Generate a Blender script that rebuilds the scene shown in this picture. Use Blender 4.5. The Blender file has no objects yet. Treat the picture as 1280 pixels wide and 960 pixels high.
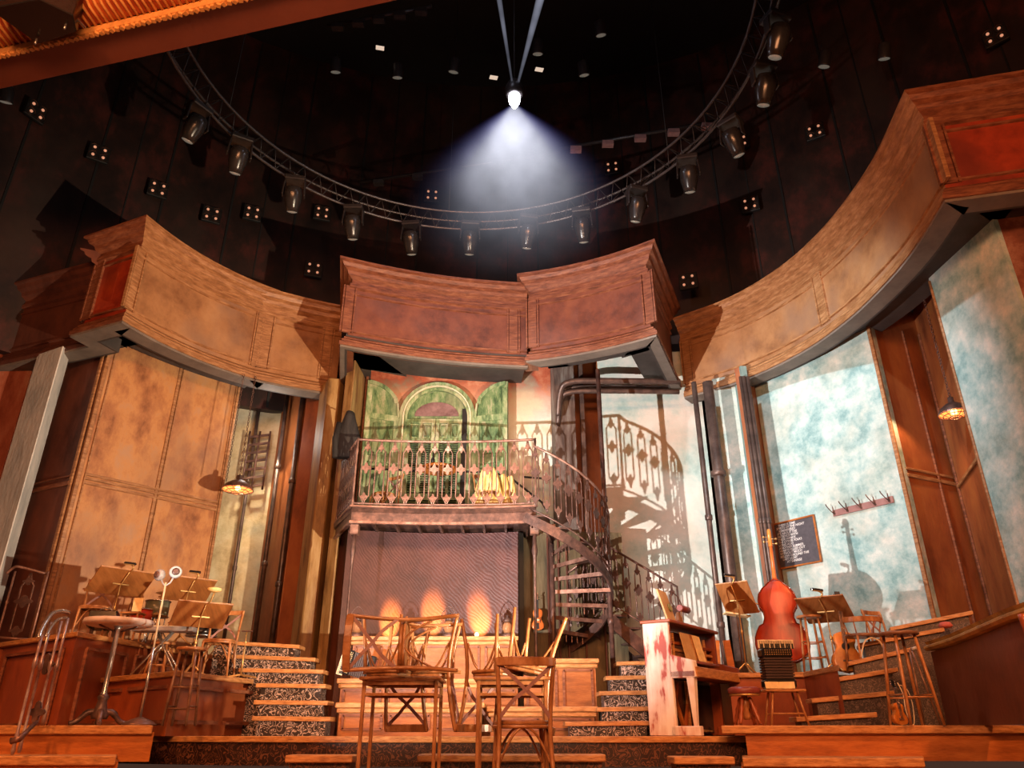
import bpy, bmesh, math, random
from mathutils import Vector, Matrix, Euler
random.seed(7)
SC = bpy.context.scene
COL = SC.collection
F = 940.0
T = math.atan(435.0/940.0)
CT, ST = math.cos(T), math.sin(T)
PI = math.pi

def P(px, py, Y=None, Z=None):
    """point of the place seen at a photo pixel, at distance Y or height Z"""
    x = (px-640.0)/F; y = (480.0-py)/F
    d = Vector((x, CT-y*ST, ST+y*CT))
    s = Y/d.y if Y is not None else Z/d.z
    return d*s
def XY(px, Y):            # ground position of a vertical line crossing the horizon at px
    return ((px-640.0)/1035.8*Y, Y)

# ------------------------------------------------------------ camera
cam = bpy.data.cameras.new('camera'); cam.sensor_width = 36; cam.lens = F/1280*36
cam.clip_start = .05; cam.clip_end = 200
co = bpy.data.objects.new('camera', cam); COL.objects.link(co)
co.rotation_euler = (PI/2+T, 0, 0); SC.camera = co

# ------------------------------------------------------------ materials
MATS = {}
def _new(name):
    m = bpy.data.materials.new(name); m.use_nodes = True
    nt = m.node_tree; b = nt.nodes['Principled BSDF']; MATS[name] = m
    return m, nt, b
def c3(c): return (c[0], c[1], c[2], 1)
def plain(name, col, rough=.5, metal=0, emit=None, es=0, spec=None):
    m, nt, b = _new(name)
    b.inputs['Roughness'].default_value = rough; b.inputs['Metallic'].default_value = metal
    n = nt.nodes.new('ShaderNodeTexNoise'); n.inputs['Scale'].default_value = 14; n.inputs['Detail'].default_value = 4
    tc = nt.nodes.new('ShaderNodeTexCoord'); nt.links.new(tc.outputs['Object'], n.inputs['Vector'])
    r = nt.nodes.new('ShaderNodeValToRGB'); nt.links.new(n.outputs['Fac'], r.inputs['Fac'])
    r.color_ramp.elements[0].position = .3; r.color_ramp.elements[1].position = .7
    r.color_ramp.elements[0].color = c3([v*.78 for v in col]); r.color_ramp.elements[1].color = c3([min(1, v*1.12) for v in col])
    nt.links.new(r.outputs['Color'], b.inputs['Base Color'])
    if emit: b.inputs['Emission Color'].default_value = c3(emit); b.inputs['Emission Strength'].default_value = es
    return m
def mottle(name, cols, scale=2., rough=.6, bump=.15, stretch=(1, 1, 1), metal=0, stain=None, stain_scale=.7, fine=12, stain_amt=.75, lo=.32, hi=.68):
    m, nt, b = _new(name); N = nt.nodes; L = nt.links
    tc = N.new('ShaderNodeTexCoord'); mp = N.new('ShaderNodeMapping'); mp.inputs['Scale'].default_value = stretch
    L.new(tc.outputs['Object'], mp.inputs['Vector'])
    n = N.new('ShaderNodeTexNoise'); n.inputs['Scale'].default_value = scale; n.inputs['Detail'].default_value = 9; n.inputs['Roughness'].default_value = .68
    L.new(mp.outputs['Vector'], n.inputs['Vector'])
    r = N.new('ShaderNodeValToRGB'); L.new(n.outputs['Fac'], r.inputs['Fac'])
    e = r.color_ramp.elements; k = len(cols)
    e[0].position = lo; e[0].color = c3(cols[0]); e[1].position = hi; e[1].color = c3(cols[-1])
    for i in range(1, k-1):
        q = e.new(lo+(hi-lo)*i/(k-1)); q.color = c3(cols[i])
    out = r.outputs['Color']
    if stain:
        n2 = N.new('ShaderNodeTexNoise'); n2.inputs['Scale'].default_value = stain_scale; n2.inputs['Detail'].default_value = 6
        L.new(mp.outputs['Vector'], n2.inputs['Vector'])
        r2 = N.new('ShaderNodeValToRGB'); r2.color_ramp.elements[0].position = .5; r2.color_ramp.elements[1].position = .68
        r2.color_ramp.elements[1].color = (stain_amt,)*3+(1,)
        L.new(n2.outputs['Fac'], r2.inputs['Fac'])
        mx = N.new('ShaderNodeMix'); mx.data_type = 'RGBA'
        L.new(r2.outputs['Color'], mx.inputs['Factor']); L.new(out, mx.inputs[6]); mx.inputs[7].default_value = c3(stain)
        out = mx.outputs[2]
    L.new(out, b.inputs['Base Color'])
    b.inputs['Roughness'].default_value = rough; b.inputs['Metallic'].default_value = metal
    if bump:
        n3 = N.new('ShaderNodeTexNoise'); n3.inputs['Scale'].default_value = fine; n3.inputs['Detail'].default_value = 6
        L.new(mp.outputs['Vector'], n3.inputs['Vector'])
        bp = N.new('ShaderNodeBump'); bp.inputs['Strength'].default_value = bump; bp.inputs['Distance'].default_value = .03
        L.new(n3.outputs['Fac'], bp.inputs['Height']); L.new(bp.outputs['Normal'], b.inputs['Normal'])
    return m

teal = mottle('teal_plaster', [(.20, .38, .40), (.36, .55, .56), (.54, .67, .66), (.76, .80, .77)], 2.6, .75, .5, stain=(.46, .40, .30), stain_scale=.8, stain_amt=.4, fine=9, lo=.36, hi=.66)
teal_dk = mottle('worn_teal_strip', [(.10, .18, .18), (.22, .32, .30), (.40, .46, .42)], 2, .7, .3, stretch=(3, 3, .6))
amber = mottle('amber_plaster', [(.20, .075, .028), (.36, .15, .06), (.50, .24, .09), (.44, .25, .14)], 2.4, .55, .25, stain=(.26, .15, .10), stain_scale=1.1, stain_amt=.6, stretch=(1, 1, .6))
amber_box = mottle('amber_painted_wood', [(.20, .085, .035), (.36, .175, .075), (.44, .235, .11)], 1.3, .5, .15, stain=(.22, .13, .09), stain_scale=1.0, stain_amt=.6)
gold_trim = mottle('gilded_brown_moulding', [(.19, .08, .03), (.33, .155, .065), (.50, .27, .13)], 3, .42, .2, stretch=(1.5, 1.5, 9))
redwood_box = mottle('red_brown_painted_wood', [(.07, .022, .014), (.17, .052, .028), (.24, .08, .038)], 1.6, .45, .15, stain=(.12, .05, .04), stain_scale=1.0)
red_trim = mottle('red_brown_moulding', [(.08, .025, .014), (.19, .062, .03), (.30, .12, .06)], 3, .42, .2, stretch=(1.5, 1.5, 9))
red_side = mottle('deep_red_panel', [(.16, .016, .006), (.34, .04, .012), (.44, .07, .018)], 1.2, .5, .1, stain=(.10, .015, .01), stain_scale=1.0)
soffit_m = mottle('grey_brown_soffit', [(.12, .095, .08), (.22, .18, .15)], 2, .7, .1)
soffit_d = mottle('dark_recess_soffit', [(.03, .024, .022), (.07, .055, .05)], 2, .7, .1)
brown_panel = mottle('dark_brown_panelling', [(.055, .018, .013), (.12, .04, .026), (.18, .055, .03)], 1.6, .42, .1, stretch=(1, 1, .5))
orange_panel = mottle('orange_brown_panelling', [(.13, .035, .014), (.30, .09, .03), (.40, .14, .04)], 1.4, .45, .12, stretch=(1, 1, .5))
mustard = mottle('mottled_mustard_column', [(.13, .07, .025), (.34, .20, .07), (.44, .30, .14)], 2.4, .55, .25, stretch=(2.5, 2.5, .5), stain=(.16, .05, .02), stain_scale=1.4)
cream = mottle('cracked_cream_plaster', [(.34, .25, .13), (.58, .46, .27), (.70, .60, .40)], 2, .7, .45, stain=(.36, .42, .40), stain_scale=.7, fine=6)
greywhite = mottle('chalky_grey_column', [(.34, .38, .40), (.55, .58, .58), (.70, .70, .68)], 2, .6, .3, stretch=(1, 1, .5))
redwall = mottle('scuffed_red_wall', [(.24, .05, .02), (.36, .10, .05), (.44, .20, .12)], 4, .6, .3, stretch=(1, 1, .4))
upperwall = mottle('dark_plank_wall', [(.007, .004, .004), (.022, .009, .007), (.075, .017, .013)], 1.4, .5, .1, stretch=(1, 1, .7), stain=(.035, .02, .015), stain_scale=.6)
black = plain('matt_black', (.008, .007, .007), .6)
blackgloss = plain('gloss_black', (.02, .018, .018), .18)
iron = mottle('rusty_dark_iron', [(.045, .027, .024), (.11, .06, .05), (.24, .125, .095)], 5, .42, .2, metal=.35)
pinkiron = mottle('copper_brown_iron', [(.12, .062, .046), (.24, .13, .10), (.40, .24, .19)], 8, .38, .15, metal=.35)
pipem = mottle('dark_brown_pipe', [(.045, .03, .028), (.10, .065, .055), (.17, .11, .09)], 4, .4, .1, metal=.3)
cwood = mottle('orange_brown_panel_wood', [(.17, .05, .014), (.30, .095, .025), (.40, .15, .045)], 1.5, .4, .15, stretch=(1.2, 4, 6))
deck = mottle('orange_stained_wood', [(.24, .065, .014), (.42, .13, .028), (.54, .19, .045)], 1.5, .38, .15, stretch=(1.2, 4, 6))
lip = mottle('worn_wood_nosing', [(.22, .09, .03), (.46, .21, .07), (.62, .34, .14)], 3, .42, .2, stretch=(2.5, 2.5, 14))
lip_dk = mottle('olive_worn_nosing', [(.12, .07, .022), (.30, .18, .06), (.44, .28, .11)], 3, .45, .2, stretch=(2.5, 2.5, 14))
redwood = mottle('red_mahogany_panelling', [(.17, .035, .012), (.30, .07, .022), (.38, .11, .035)], 1.6, .34, .1, stretch=(1, 1, .6), stain=(.10, .02, .01))
chairwood = mottle('honey_bentwood', [(.20, .075, .025), (.36, .155, .055), (.52, .27, .13)], 5, .28, .05, stretch=(2, 2, 1))
chairdark = mottle('dark_bentwood', [(.10, .045, .025), (.20, .10, .06), (.30, .17, .11)], 5, .25, .05)
deskwood = mottle('music_stand_wood', [(.20, .075, .022), (.33, .13, .038), (.42, .18, .06)], 2, .4, .05, stretch=(6, 1, 1))
brass = plain('warm_brass', (.62, .40, .16), .3, .7)
chrome = plain('worn_chrome', (.55, .52, .5), .25, .85)
whitem = plain('white_enamel', (.38, .37, .37), .35)
cream_p = plain('ivory', (.78, .66, .46), .45)
paper = plain('yellowed_paper', (.80, .62, .32), .8)
cover = mottle('worn_book_cover', [(.42, .27, .12), (.6, .42, .22)], 6, .7, .1)
greyboard = plain('slate_board', (.085, .075, .09), .55)
chalk = plain('white_chalk', (.8, .78, .78), .9)
redpaint = plain('bright_red', (.5, .05, .02), .4)
bassm = mottle('glossy_red_varnish', [(.20, .016, .005), (.42, .04, .010), (.58, .10, .025)], 1.2, .34, .0, stretch=(2.5, 2.5, .6))
violm = mottle('orange_varnish', [(.42, .08, .02), (.62, .16, .035), (.70, .24, .06)], 3, .22, .0)
guitm = mottle('sunburst_varnish', [(.35, .07, .015), (.62, .22, .04), (.75, .38, .09)], 1.8, .25, .0)
yellowcloth = mottle('cream_yellow_cloth', [(.62, .36, .08), (.80, .56, .20), (.86, .70, .40)], 4, .85, .2, stretch=(3, 3, .6))
leather = plain('oxblood_leather', (.22, .05, .045), .35)
coat = mottle('black_coat_cloth', [(.006, .005, .005), (.028, .022, .02)], 5, .8, .3, stretch=(3, 3, .5))
bulb = plain('glowing_bulb', (1, .6, .3), .4, emit=(1, .45, .14), es=9)
ember = plain('warm_reflector', (.5, .22, .12), .25, .3, emit=(1, .42, .24), es=.55)
lensm = plain('pale_lens', (.25, .23, .2), .12, .1, emit=(.8, .75, .6), es=.10)
hot = plain('white_hot_lamp', (1, 1, 1), .4, emit=(.85, .88, 1), es=70)
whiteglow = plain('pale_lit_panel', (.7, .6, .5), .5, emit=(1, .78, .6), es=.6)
proscm = mottle('red_gold_plaster', [(.20, .025, .010), (.36, .06, .018), (.5, .12, .03)], 3, .45, .2)
prosc_gold = plain('gilded_plaster', (.74, .38, .12), .4)
prosc_soffit = mottle('brown_red_soffit', [(.17, .045, .025), (.22, .065, .035)], 1, .7, .02)
rustbar = plain('pink_grey_wood', (.30, .16, .15), .6)
copperglow = plain('glowing_shade_lining', (.9, .3, .1), .4, emit=(1, .24, .05), es=2.2)  # emission puts the copper glow into the pendant shade lining

def m_paint(name, base, other, z=None):
    return mottle(name, base, other)
# green shutters : flaking two-tone green
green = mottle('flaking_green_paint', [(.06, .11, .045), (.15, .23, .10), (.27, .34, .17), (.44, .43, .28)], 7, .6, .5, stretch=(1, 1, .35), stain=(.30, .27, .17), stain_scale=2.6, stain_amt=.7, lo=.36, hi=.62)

green_dk = mottle('shaded_flaking_green_paint', [(.03, .07, .025), (.08, .15, .055), (.16, .23, .10), (.30, .31, .18)], 8, .65, .5, stretch=(1, 1, .35), stain=(.20, .18, .11), stain_scale=2.6, stain_amt=.6, lo=.36, hi=.62)  # darker copy of the green: painted shading for panels and slats
# peeling piano paint : white over red
def _piano():
    m, nt, b = _new('peeling_white_over_red'); N = nt.nodes; L = nt.links
    tc = N.new('ShaderNodeTexCoord'); mp = N.new('ShaderNodeMapping'); mp.inputs['Scale'].default_value = (3.2, 3.2, .9)
    L.new(tc.outputs['Object'], mp.inputs['Vector'])
    n = N.new('ShaderNodeTexNoise'); n.inputs['Scale'].default_value = 1.9; n.inputs['Detail'].default_value = 7; n.inputs['Roughness'].default_value = .55
    L.new(mp.outputs['Vector'], n.inputs['Vector'])
    r = N.new('ShaderNodeValToRGB'); e = r.color_ramp.elements
    e[0].position = .40; e[0].color = (.36, .045, .02, 1); e[1].position = .62; e[1].color = (.86, .82, .80, 1)
    q = e.new(.45); q.color = (.70, .52, .46, 1)
    L.new(n.outputs['Fac'], r.inputs['Fac']); L.new(r.outputs['Color'], b.inputs['Base Color'])
    b.inputs['Roughness'].default_value = .5
    return m
pianopaint = _piano()

# ornate scroll-work risers : thin pale curling lines on dark ground
def _filigree(name, line, ground, scale=7, w=.028):
    m, nt, b = _new(name); N = nt.nodes; L = nt.links
    tc = N.new('ShaderNodeTexCoord')
    n = N.new('ShaderNodeTexNoise'); n.inputs['Scale'].default_value = scale; n.inputs['Detail'].default_value = .6; n.inputs['Distortion'].default_value = 1.6
    L.new(tc.outputs['Object'], n.inputs['Vector'])
    s = N.new('ShaderNodeMath'); s.operation = 'MULTIPLY'; s.inputs[1].default_value = 5.0; L.new(n.outputs['Fac'], s.inputs[0])
    fr = N.new('ShaderNodeMath'); fr.operation = 'FRACT'; L.new(s.outputs[0], fr.inputs[0])
    a = N.new('ShaderNodeMath'); a.operation = 'SUBTRACT'; a.inputs[1].default_value = .5; L.new(fr.outputs[0], a.inputs[0])
    ab = N.new('ShaderNodeMath'); ab.operation = 'ABSOLUTE'; L.new(a.outputs[0], ab.inputs[0])
    r = N.new('ShaderNodeValToRGB'); e = r.color_ramp.elements
    e[0].position = .10; e[0].color = c3(line); e[1].position = .17; e[1].color = c3(ground)
    L.new(ab.outputs[0], r.inputs['Fac']); L.new(r.outputs['Color'], b.inputs['Base Color'])
    b.inputs['Roughness'].default_value = .45
    return m
filigree = _filigree('scrollwork_riser', (.44, .34, .30), (.018, .010, .008), 11)
filigree_d = _filigree('dim_scrollwork_riser', (.13, .05, .028), (.020, .007, .005), 10)
brick_d = _filigree('dark_worn_scrollwork_riser', (.13, .085, .07), (.035, .018, .014), 15)

# centre wall: cream plaster that turns red and dark at its top and teal to the right
def _centre():
    m, nt, b = _new('red_cream_teal_plaster'); N = nt.nodes; L = nt.links
    tc = N.new('ShaderNodeTexCoord'); sp = N.new('ShaderNodeSeparateXYZ'); L.new(tc.outputs['Object'], sp.inputs[0])
    n = N.new('ShaderNodeTexNoise'); n.inputs['Scale'].default_value = 1.8; n.inputs['Detail'].default_value = 9; n.inputs['Roughness'].default_value = .65
    L.new(tc.outputs['Object'], n.inputs['Vector'])
    def madd(sock, mul, add):
        q = N.new('ShaderNodeMath'); q.operation = 'MULTIPLY_ADD'; q.inputs[1].default_value = mul; q.inputs[2].default_value = add
        L.new(sock, q.inputs[0]); return q.outputs[0]
    def addn(a_, k):
        q = N.new('ShaderNodeMath'); q.operation = 'MULTIPLY_ADD'; q.inputs[1].default_value = k; L.new(n.outputs['Fac'], q.inputs[0]); L.new(a_, q.inputs[2]); return q.outputs[0]
    def ramp(s, st):
        r = N.new('ShaderNodeValToRGB'); e = r.color_ramp.elements
        e[0].position, e[0].color = st[0][0], c3(st[0][1]); e[1].position, e[1].color = st[-1][0], c3(st[-1][1])
        for p, c in st[1:-1]:
            q = e.new(p); q.color = c3(c)
        L.new(s, r.inputs['Fac']); return r.outputs['Color']
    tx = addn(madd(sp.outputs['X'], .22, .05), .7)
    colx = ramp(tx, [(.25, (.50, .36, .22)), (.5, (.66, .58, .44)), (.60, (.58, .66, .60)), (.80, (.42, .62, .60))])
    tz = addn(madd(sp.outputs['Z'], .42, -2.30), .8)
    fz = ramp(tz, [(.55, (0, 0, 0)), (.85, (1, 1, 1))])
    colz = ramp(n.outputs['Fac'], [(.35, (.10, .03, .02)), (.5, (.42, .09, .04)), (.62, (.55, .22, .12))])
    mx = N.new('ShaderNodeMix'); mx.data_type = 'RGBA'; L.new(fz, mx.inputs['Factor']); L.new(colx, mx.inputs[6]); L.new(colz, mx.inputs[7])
    L.new(mx.outputs[2], b.inputs['Base Color']); b.inputs['Roughness'].default_value = .7
    bp = N.new('ShaderNodeBump'); bp.inputs['Strength'].default_value = .4; bp.inputs['Distance'].default_value = .04
    L.new(n.outputs['Fac'], bp.inputs['Height']); L.new(bp.outputs['Normal'], b.inputs['Normal'])
    return m
centre_wall = _centre()

# ridged maroon metal of the big roller panel
def _maroon():
    m, nt, b = _new('hammered_maroon_metal'); N = nt.nodes; L = nt.links
    tc = N.new('ShaderNodeTexCoord')
    n = N.new('ShaderNodeTexNoise'); n.inputs['Scale'].default_value = 2.2; n.inputs['Detail'].default_value = 10; n.inputs['Roughness'].default_value = .7
    L.new(tc.outputs['Object'], n.inputs['Vector'])
    r = N.new('ShaderNodeValToRGB'); e = r.color_ramp.elements
    e[0].position = .3; e[0].color = (.045, .016, .017, 1); e[1].position = .7; e[1].color = (.115, .04, .037, 1)
    L.new(n.outputs['Fac'], r.inputs['Fac']); L.new(r.outputs['Color'], b.inputs['Base Color'])
    wv = N.new('ShaderNodeTexWave'); wv.bands_direction = 'DIAGONAL'; wv.inputs['Scale'].default_value = 9; wv.inputs['Distortion'].default_value = 7; wv.inputs['Detail'].default_value = 1
    wv.inputs['Detail Scale'].default_value = .5
    L.new(tc.outputs['Object'], wv.inputs['Vector'])
    bp = N.new('ShaderNodeBump'); bp.inputs['Strength'].default_value = .25; bp.inputs['Distance'].default_value = .005
    L.new(wv.outputs['Fac'], bp.inputs['Height']); L.new(bp.outputs['Normal'], b.inputs['Normal'])
    b.inputs['Roughness'].default_value = .45; b.inputs['Metallic'].default_value = .15
    return m
maroon = _maroon()

def _haze(name, strength, power, length, col, colb=None, colb2=None):
    """haze with its light painted in as emission, fading with distance from the lamp at the object's origin"""
    m = bpy.data.materials.new(name); m.use_nodes = True; nt = m.node_tree; N = nt.nodes; L = nt.links
    for x in list(N):
        if x.type == 'BSDF_PRINCIPLED': N.remove(x)
    out = [x for x in N if x.type == 'OUTPUT_MATERIAL'][0]
    tc = N.new('ShaderNodeTexCoord'); vl = N.new('ShaderNodeVectorMath'); vl.operation = 'LENGTH'
    L.new(tc.outputs['Object'], vl.inputs[0])
    mr = N.new('ShaderNodeMapRange'); mr.inputs['From Min'].default_value = 0; mr.inputs['From Max'].default_value = length
    mr.inputs['To Min'].default_value = 1; mr.inputs['To Max'].default_value = 0; L.new(vl.outputs['Value'], mr.inputs['Value'])
    pw = N.new('ShaderNodeMath'); pw.operation = 'POWER'; pw.inputs[1].default_value = power; L.new(mr.outputs[0], pw.inputs[0])
    # angle from the axis, for the blue rim of the beam
    sp = N.new('ShaderNodeSeparateXYZ'); L.new(tc.outputs['Object'], sp.inputs[0])
    dv = N.new('ShaderNodeMath'); dv.operation = 'DIVIDE'; L.new(sp.outputs['Z'], dv.inputs[0]); L.new(vl.outputs['Value'], dv.inputs[1])
    ab = N.new('ShaderNodeMath'); ab.operation = 'ABSOLUTE'; L.new(dv.outputs[0], ab.inputs[0])
    n = N.new('ShaderNodeTexNoise'); n.inputs['Scale'].default_value = 2.2; n.inputs['Detail'].default_value = 4; L.new(tc.outputs['Object'], n.inputs['Vector'])
    mn = N.new('ShaderNodeMath'); mn.operation = 'MULTIPLY'; L.new(n.outputs['Fac'], mn.inputs[0]); L.new(pw.outputs[0], mn.inputs[1])
    ms = N.new('ShaderNodeMath'); ms.operation = 'MULTIPLY'; ms.inputs[1].default_value = strength; L.new(mn.outputs[0], ms.inputs[0])
    if colb:
        ed = N.new('ShaderNodeMapRange'); ed.interpolation_type = 'SMOOTHSTEP'; ed.inputs['From Min'].default_value = colb2[0]-.01; ed.inputs['From Max'].default_value = colb2[1]+.04
        L.new(ab.outputs[0], ed.inputs['Value']); m2 = N.new('ShaderNodeMath'); m2.operation = 'MULTIPLY'; L.new(ms.outputs[0], m2.inputs[0]); L.new(ed.outputs[0], m2.inputs[1]); ms = m2
    r = N.new('ShaderNodeValToRGB'); e = r.color_ramp.elements
    if colb:
        e[0].position = colb2[0]; e[0].color = c3(colb); e[1].position = colb2[1]; e[1].color = c3(col)
    else:
        e[0].color = c3(col); e[1].color = c3(col)
    L.new(ab.outputs[0], r.inputs['Fac'])
    em = N.new('ShaderNodeEmission'); L.new(r.outputs['Color'], em.inputs['Color']); L.new(ms.outputs[0], em.inputs['Strength'])
    L.new(em.outputs[0], out.inputs['Volume']); MATS[name] = m
    return m

# ------------------------------------------------------------ mesh helpers
class MB:
    def __init__(s): s.bm = bmesh.new()
    def box(s, c, size, rot=None):
        M = Matrix.Translation(Vector(c))
        if rot is not None:
            M = M @ (rot.to_4x4() if isinstance(rot, Matrix) else Euler(rot).to_matrix().to_4x4())
        M = M @ Matrix.Diagonal((size[0], size[1], size[2], 1))
        bmesh.ops.create_cube(s.bm, size=1, matrix=M); return s
    def hexa(s, bot, top):
        a = [s.bm.verts.new(Vector(p)) for p in bot]; b = [s.bm.verts.new(Vector(p)) for p in top]; n = len(a)
        s.bm.faces.new(a[::-1]); s.bm.faces.new(b)
        for i in range(n): s.bm.faces.new((a[i], a[(i+1) % n], b[(i+1) % n], b[i]))
        return s
    def prism(s, pts, z0, z1):
        return s.hexa([(p[0], p[1], z0) for p in pts], [(p[0], p[1], z1) for p in pts])
    def beam(s, p, q, w, h=None, up=(0, 0, 1)):
        p = Vector(p); q = Vector(q); h = h or w; d = q-p; L = d.length
        if L < 1e-6: return s
        d.normalize(); up = Vector(up)
        if abs(d.dot(up)) > .98: up = Vector((0, 1, 0))
        x = d.cross(up).normalized(); z = x.cross(d)
        M = Matrix((x, d, z)).transposed()
        return s.box((p+q)/2, (w, L, h), M)
    def tube(s, pts, r, seg=8, closed=False, cap=True):
        pts = [Vector(p) for p in pts]; n = len(pts)
        rs = r if isinstance(r, (list, tuple)) else [r]*n
        rings = []; prev = None
        for i, p in enumerate(pts):
            if closed: t = pts[(i+1) % n]-pts[i-1]
            else: t = pts[min(i+1, n-1)]-pts[max(i-1, 0)]
            t.normalize()
            if prev is None:
                a = Vector((0, 0, 1)) if abs(t.z) < .9 else Vector((0, 1, 0))
                u = t.cross(a).normalized()
            else:
                u = prev-t*prev.dot(t)
                if u.length < 1e-5: u = t.orthogonal()
                u.normalize()
            prev = u; v = t.cross(u)
            rings.append([s.bm.verts.new(p+(u*math.cos(2*PI*k/seg)+v*math.sin(2*PI*k/seg))*rs[i]) for k in range(seg)])
        m = n if closed else n-1
        for i in range(m):
            a, b = rings[i], rings[(i+1) % n]
            for k in range(seg):
                f = s.bm.faces.new((a[k], a[(k+1) % seg], b[(k+1) % seg], b[k])); f.smooth = True
        if cap and not closed:
            s.bm.faces.new(rings[0][::-1]); s.bm.faces.new(rings[-1])
        return s
    def lathe(s, prof, c=(0, 0, 0), seg=20, rot=None, cap=True):
        M = Matrix.Translation(Vector(c))
        if rot is not None: M = M @ (rot.to_4x4() if isinstance(rot, Matrix) else Euler(rot).to_matrix().to_4x4())
        rings = []
        for r, z in prof:
            rings.append([s.bm.verts.new(M @ Vector((max(r, 1e-4)*math.cos(2*PI*k/seg), max(r, 1e-4)*math.sin(2*PI*k/seg), z))) for k in range(seg)])
        for a, b in zip(rings, rings[1:]):
            for k in range(seg):
                f = s.bm.faces.new((a[k], a[(k+1) % seg], b[(k+1) % seg], b[k])); f.smooth = True
        if cap:
            s.bm.faces.new(rings[0][::-1]); s.bm.faces.new(rings[-1])
        return s
    def sweep(s, path, prof, i0=0, i1=None, closed_prof=True, caps=True):
        """profile (offset towards viewer, z) swept along an XY path with mitred corners"""
        path = [Vector((p[0], p[1])) for p in path]; n = len(path)
        i1 = n-1 if i1 is None else i1
        nr = []
        for i in range(n-1):
            d = (path[i+1]-path[i]).normalized(); nr.append(Vector((d.y, -d.x)))
        mit = []
        for i in range(n):
            if i == 0: mit.append(nr[0])
            elif i == n-1: mit.append(nr[-1])
            else:
                b = (nr[i-1]+nr[i]); b.normalize(); mit.append(b/max(.35, b.dot(nr[i])))
        rings = []
        for i in range(i0, i1+1):
            rings.append([s.bm.verts.new((path[i].x+mit[i].x*o, path[i].y+mit[i].y*o, z)) for o, z in prof])
        k = len(prof)
        for a, b in zip(rings, rings[1:]):
            for j in range(k if closed_prof else k-1):
                s.bm.faces.new((a[j], b[j], b[(j+1) % k], a[(j+1) % k]))
        if caps and closed_prof:
            s.bm.faces.new(rings[0]); s.bm.faces.new(rings[-1][::-1])
        return s
    def quad(s, *p):
        s.bm.faces.new([s.bm.verts.new(Vector(q)) for q in p]); return s
    def poly_plate(s, pts2, thick, M):
        """flat shape in its local XZ plane, thickness along Y, placed by matrix M"""
        a = [s.bm.verts.new(M @ Vector((x, -thick/2, z))) for x, z in pts2]
        b = [s.bm.verts.new(M @ Vector((x, thick/2, z))) for x, z in pts2]; n = len(a)
        s.bm.faces.new(a); s.bm.faces.new(b[::-1])
        for i in range(n): s.bm.faces.new((a[i], b[i], b[(i+1) % n], a[(i+1) % n]))
        return s
    def build(s, name, mat, parent=None, world=False, bevel=0, smooth=False):
        bm = s.bm
        bmesh.ops.recalc_face_normals(bm, faces=bm.faces)
        if bevel:
            es = [e for e in bm.edges if len(e.link_faces) == 2 and e.calc_face_angle(0) > .6]
            bmesh.ops.bevel(bm, geom=es, offset=bevel, segments=1, affect='EDGES', clamp_overlap=True)
        if smooth:
            for f in bm.faces: f.smooth = True
        org = Vector((0, 0, 0))
        if world and parent is not None: org = parent.location
        if org.length: bmesh.ops.translate(bm, verts=bm.verts, vec=-org)
        me = bpy.data.meshes.new(name); bm.to_mesh(me); bm.free(); me.materials.append(mat)
        o = bpy.data.objects.new(name, me); COL.objects.link(o)
        if parent is not None: o.parent = parent
        return o

def tag(o, label, cat, group=None, kind=None):
    o['label'] = label; o['category'] = cat
    if group: o['group'] = group
    if kind: o['kind'] = kind
    return o
def thing(name, label, cat, loc=(0, 0, 0), rz=0, group=None, rot=None):
    o = bpy.data.objects.new(name, None); COL.objects.link(o); o.empty_display_size = .1
    o.location = Vector(loc); o.rotation_euler = rot if rot is not None else (0, 0, rz)
    return tag(o, label, cat, group)
def dup(root, loc, rz=0, label=None, group=None, rot=None, scale=None):
    r = root.copy(); COL.objects.link(r); r.location = Vector(loc)
    r.rotation_euler = rot if rot is not None else (0, 0, rz)
    if scale: r.scale = (scale,)*3
    if label: r['label'] = label
    if group: r['group'] = group
    for ch in list(root.children):
        c = ch.copy(); COL.objects.link(c); c.parent = r
        for g in list(ch.children):
            d = g.copy(); COL.objects.link(d); d.parent = c
    return r
def struct(o):
    o['kind'] = 'structure'; return o
def arc(p, q, sag, n=14):
    """points from p to q bulging by sag to the left of the way p->q"""
    p = Vector(p); q = Vector(q); d = q-p; nn = Vector((-d.y, d.x)).normalized(); out = []
    for i in range(n+1):
        t = i/n; out.append(tuple(p+d*t+nn*sag*4*t*(1-t)))
    return out
def spline(pts, n=8):
    pts = [Vector(p) for p in pts]; out = []
    for i in range(len(pts)-1):
        p0 = pts[max(i-1, 0)]; p1 = pts[i]; p2 = pts[i+1]; p3 = pts[min(i+2, len(pts)-1)]
        for k in range(n):
            t = k/n
            out.append(.5*((2*p1)+(p2-p0)*t+(2*p0-5*p1+4*p2-p3)*t*t+(-p0+3*p1-3*p2+p3)*t**3))
    out.append(pts[-1]); return [tuple(v) for v in out]
# ============================================================ THE ROOM
def wallseg(name, A, B, z0, z1, mat, th=.12):
    A = Vector(A); B = Vector(B); d = (B-A).normalized(); n = Vector((-d.y, d.x))*th
    m = MB(); m.prism([A, B, B+n, A+n], z0, z1)
    return struct(m.build(name, mat))
def strip(parent, A, B, z0, z1, mat, proud=.035, w=None, name='moulding'):
    """moulding between A and B (on the viewer's side of the line)"""
    A = Vector(A); B = Vector(B); d = (B-A).normalized(); n = Vector((d.y, -d.x))*proud
    m = MB(); m.prism([A+n, B+n, B, A], z0, z1)
    return m.build(name, mat, parent, bevel=.008)
def along(A, B, t): return (A[0]+(B[0]-A[0])*t, A[1]+(B[1]-A[1])*t)

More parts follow.
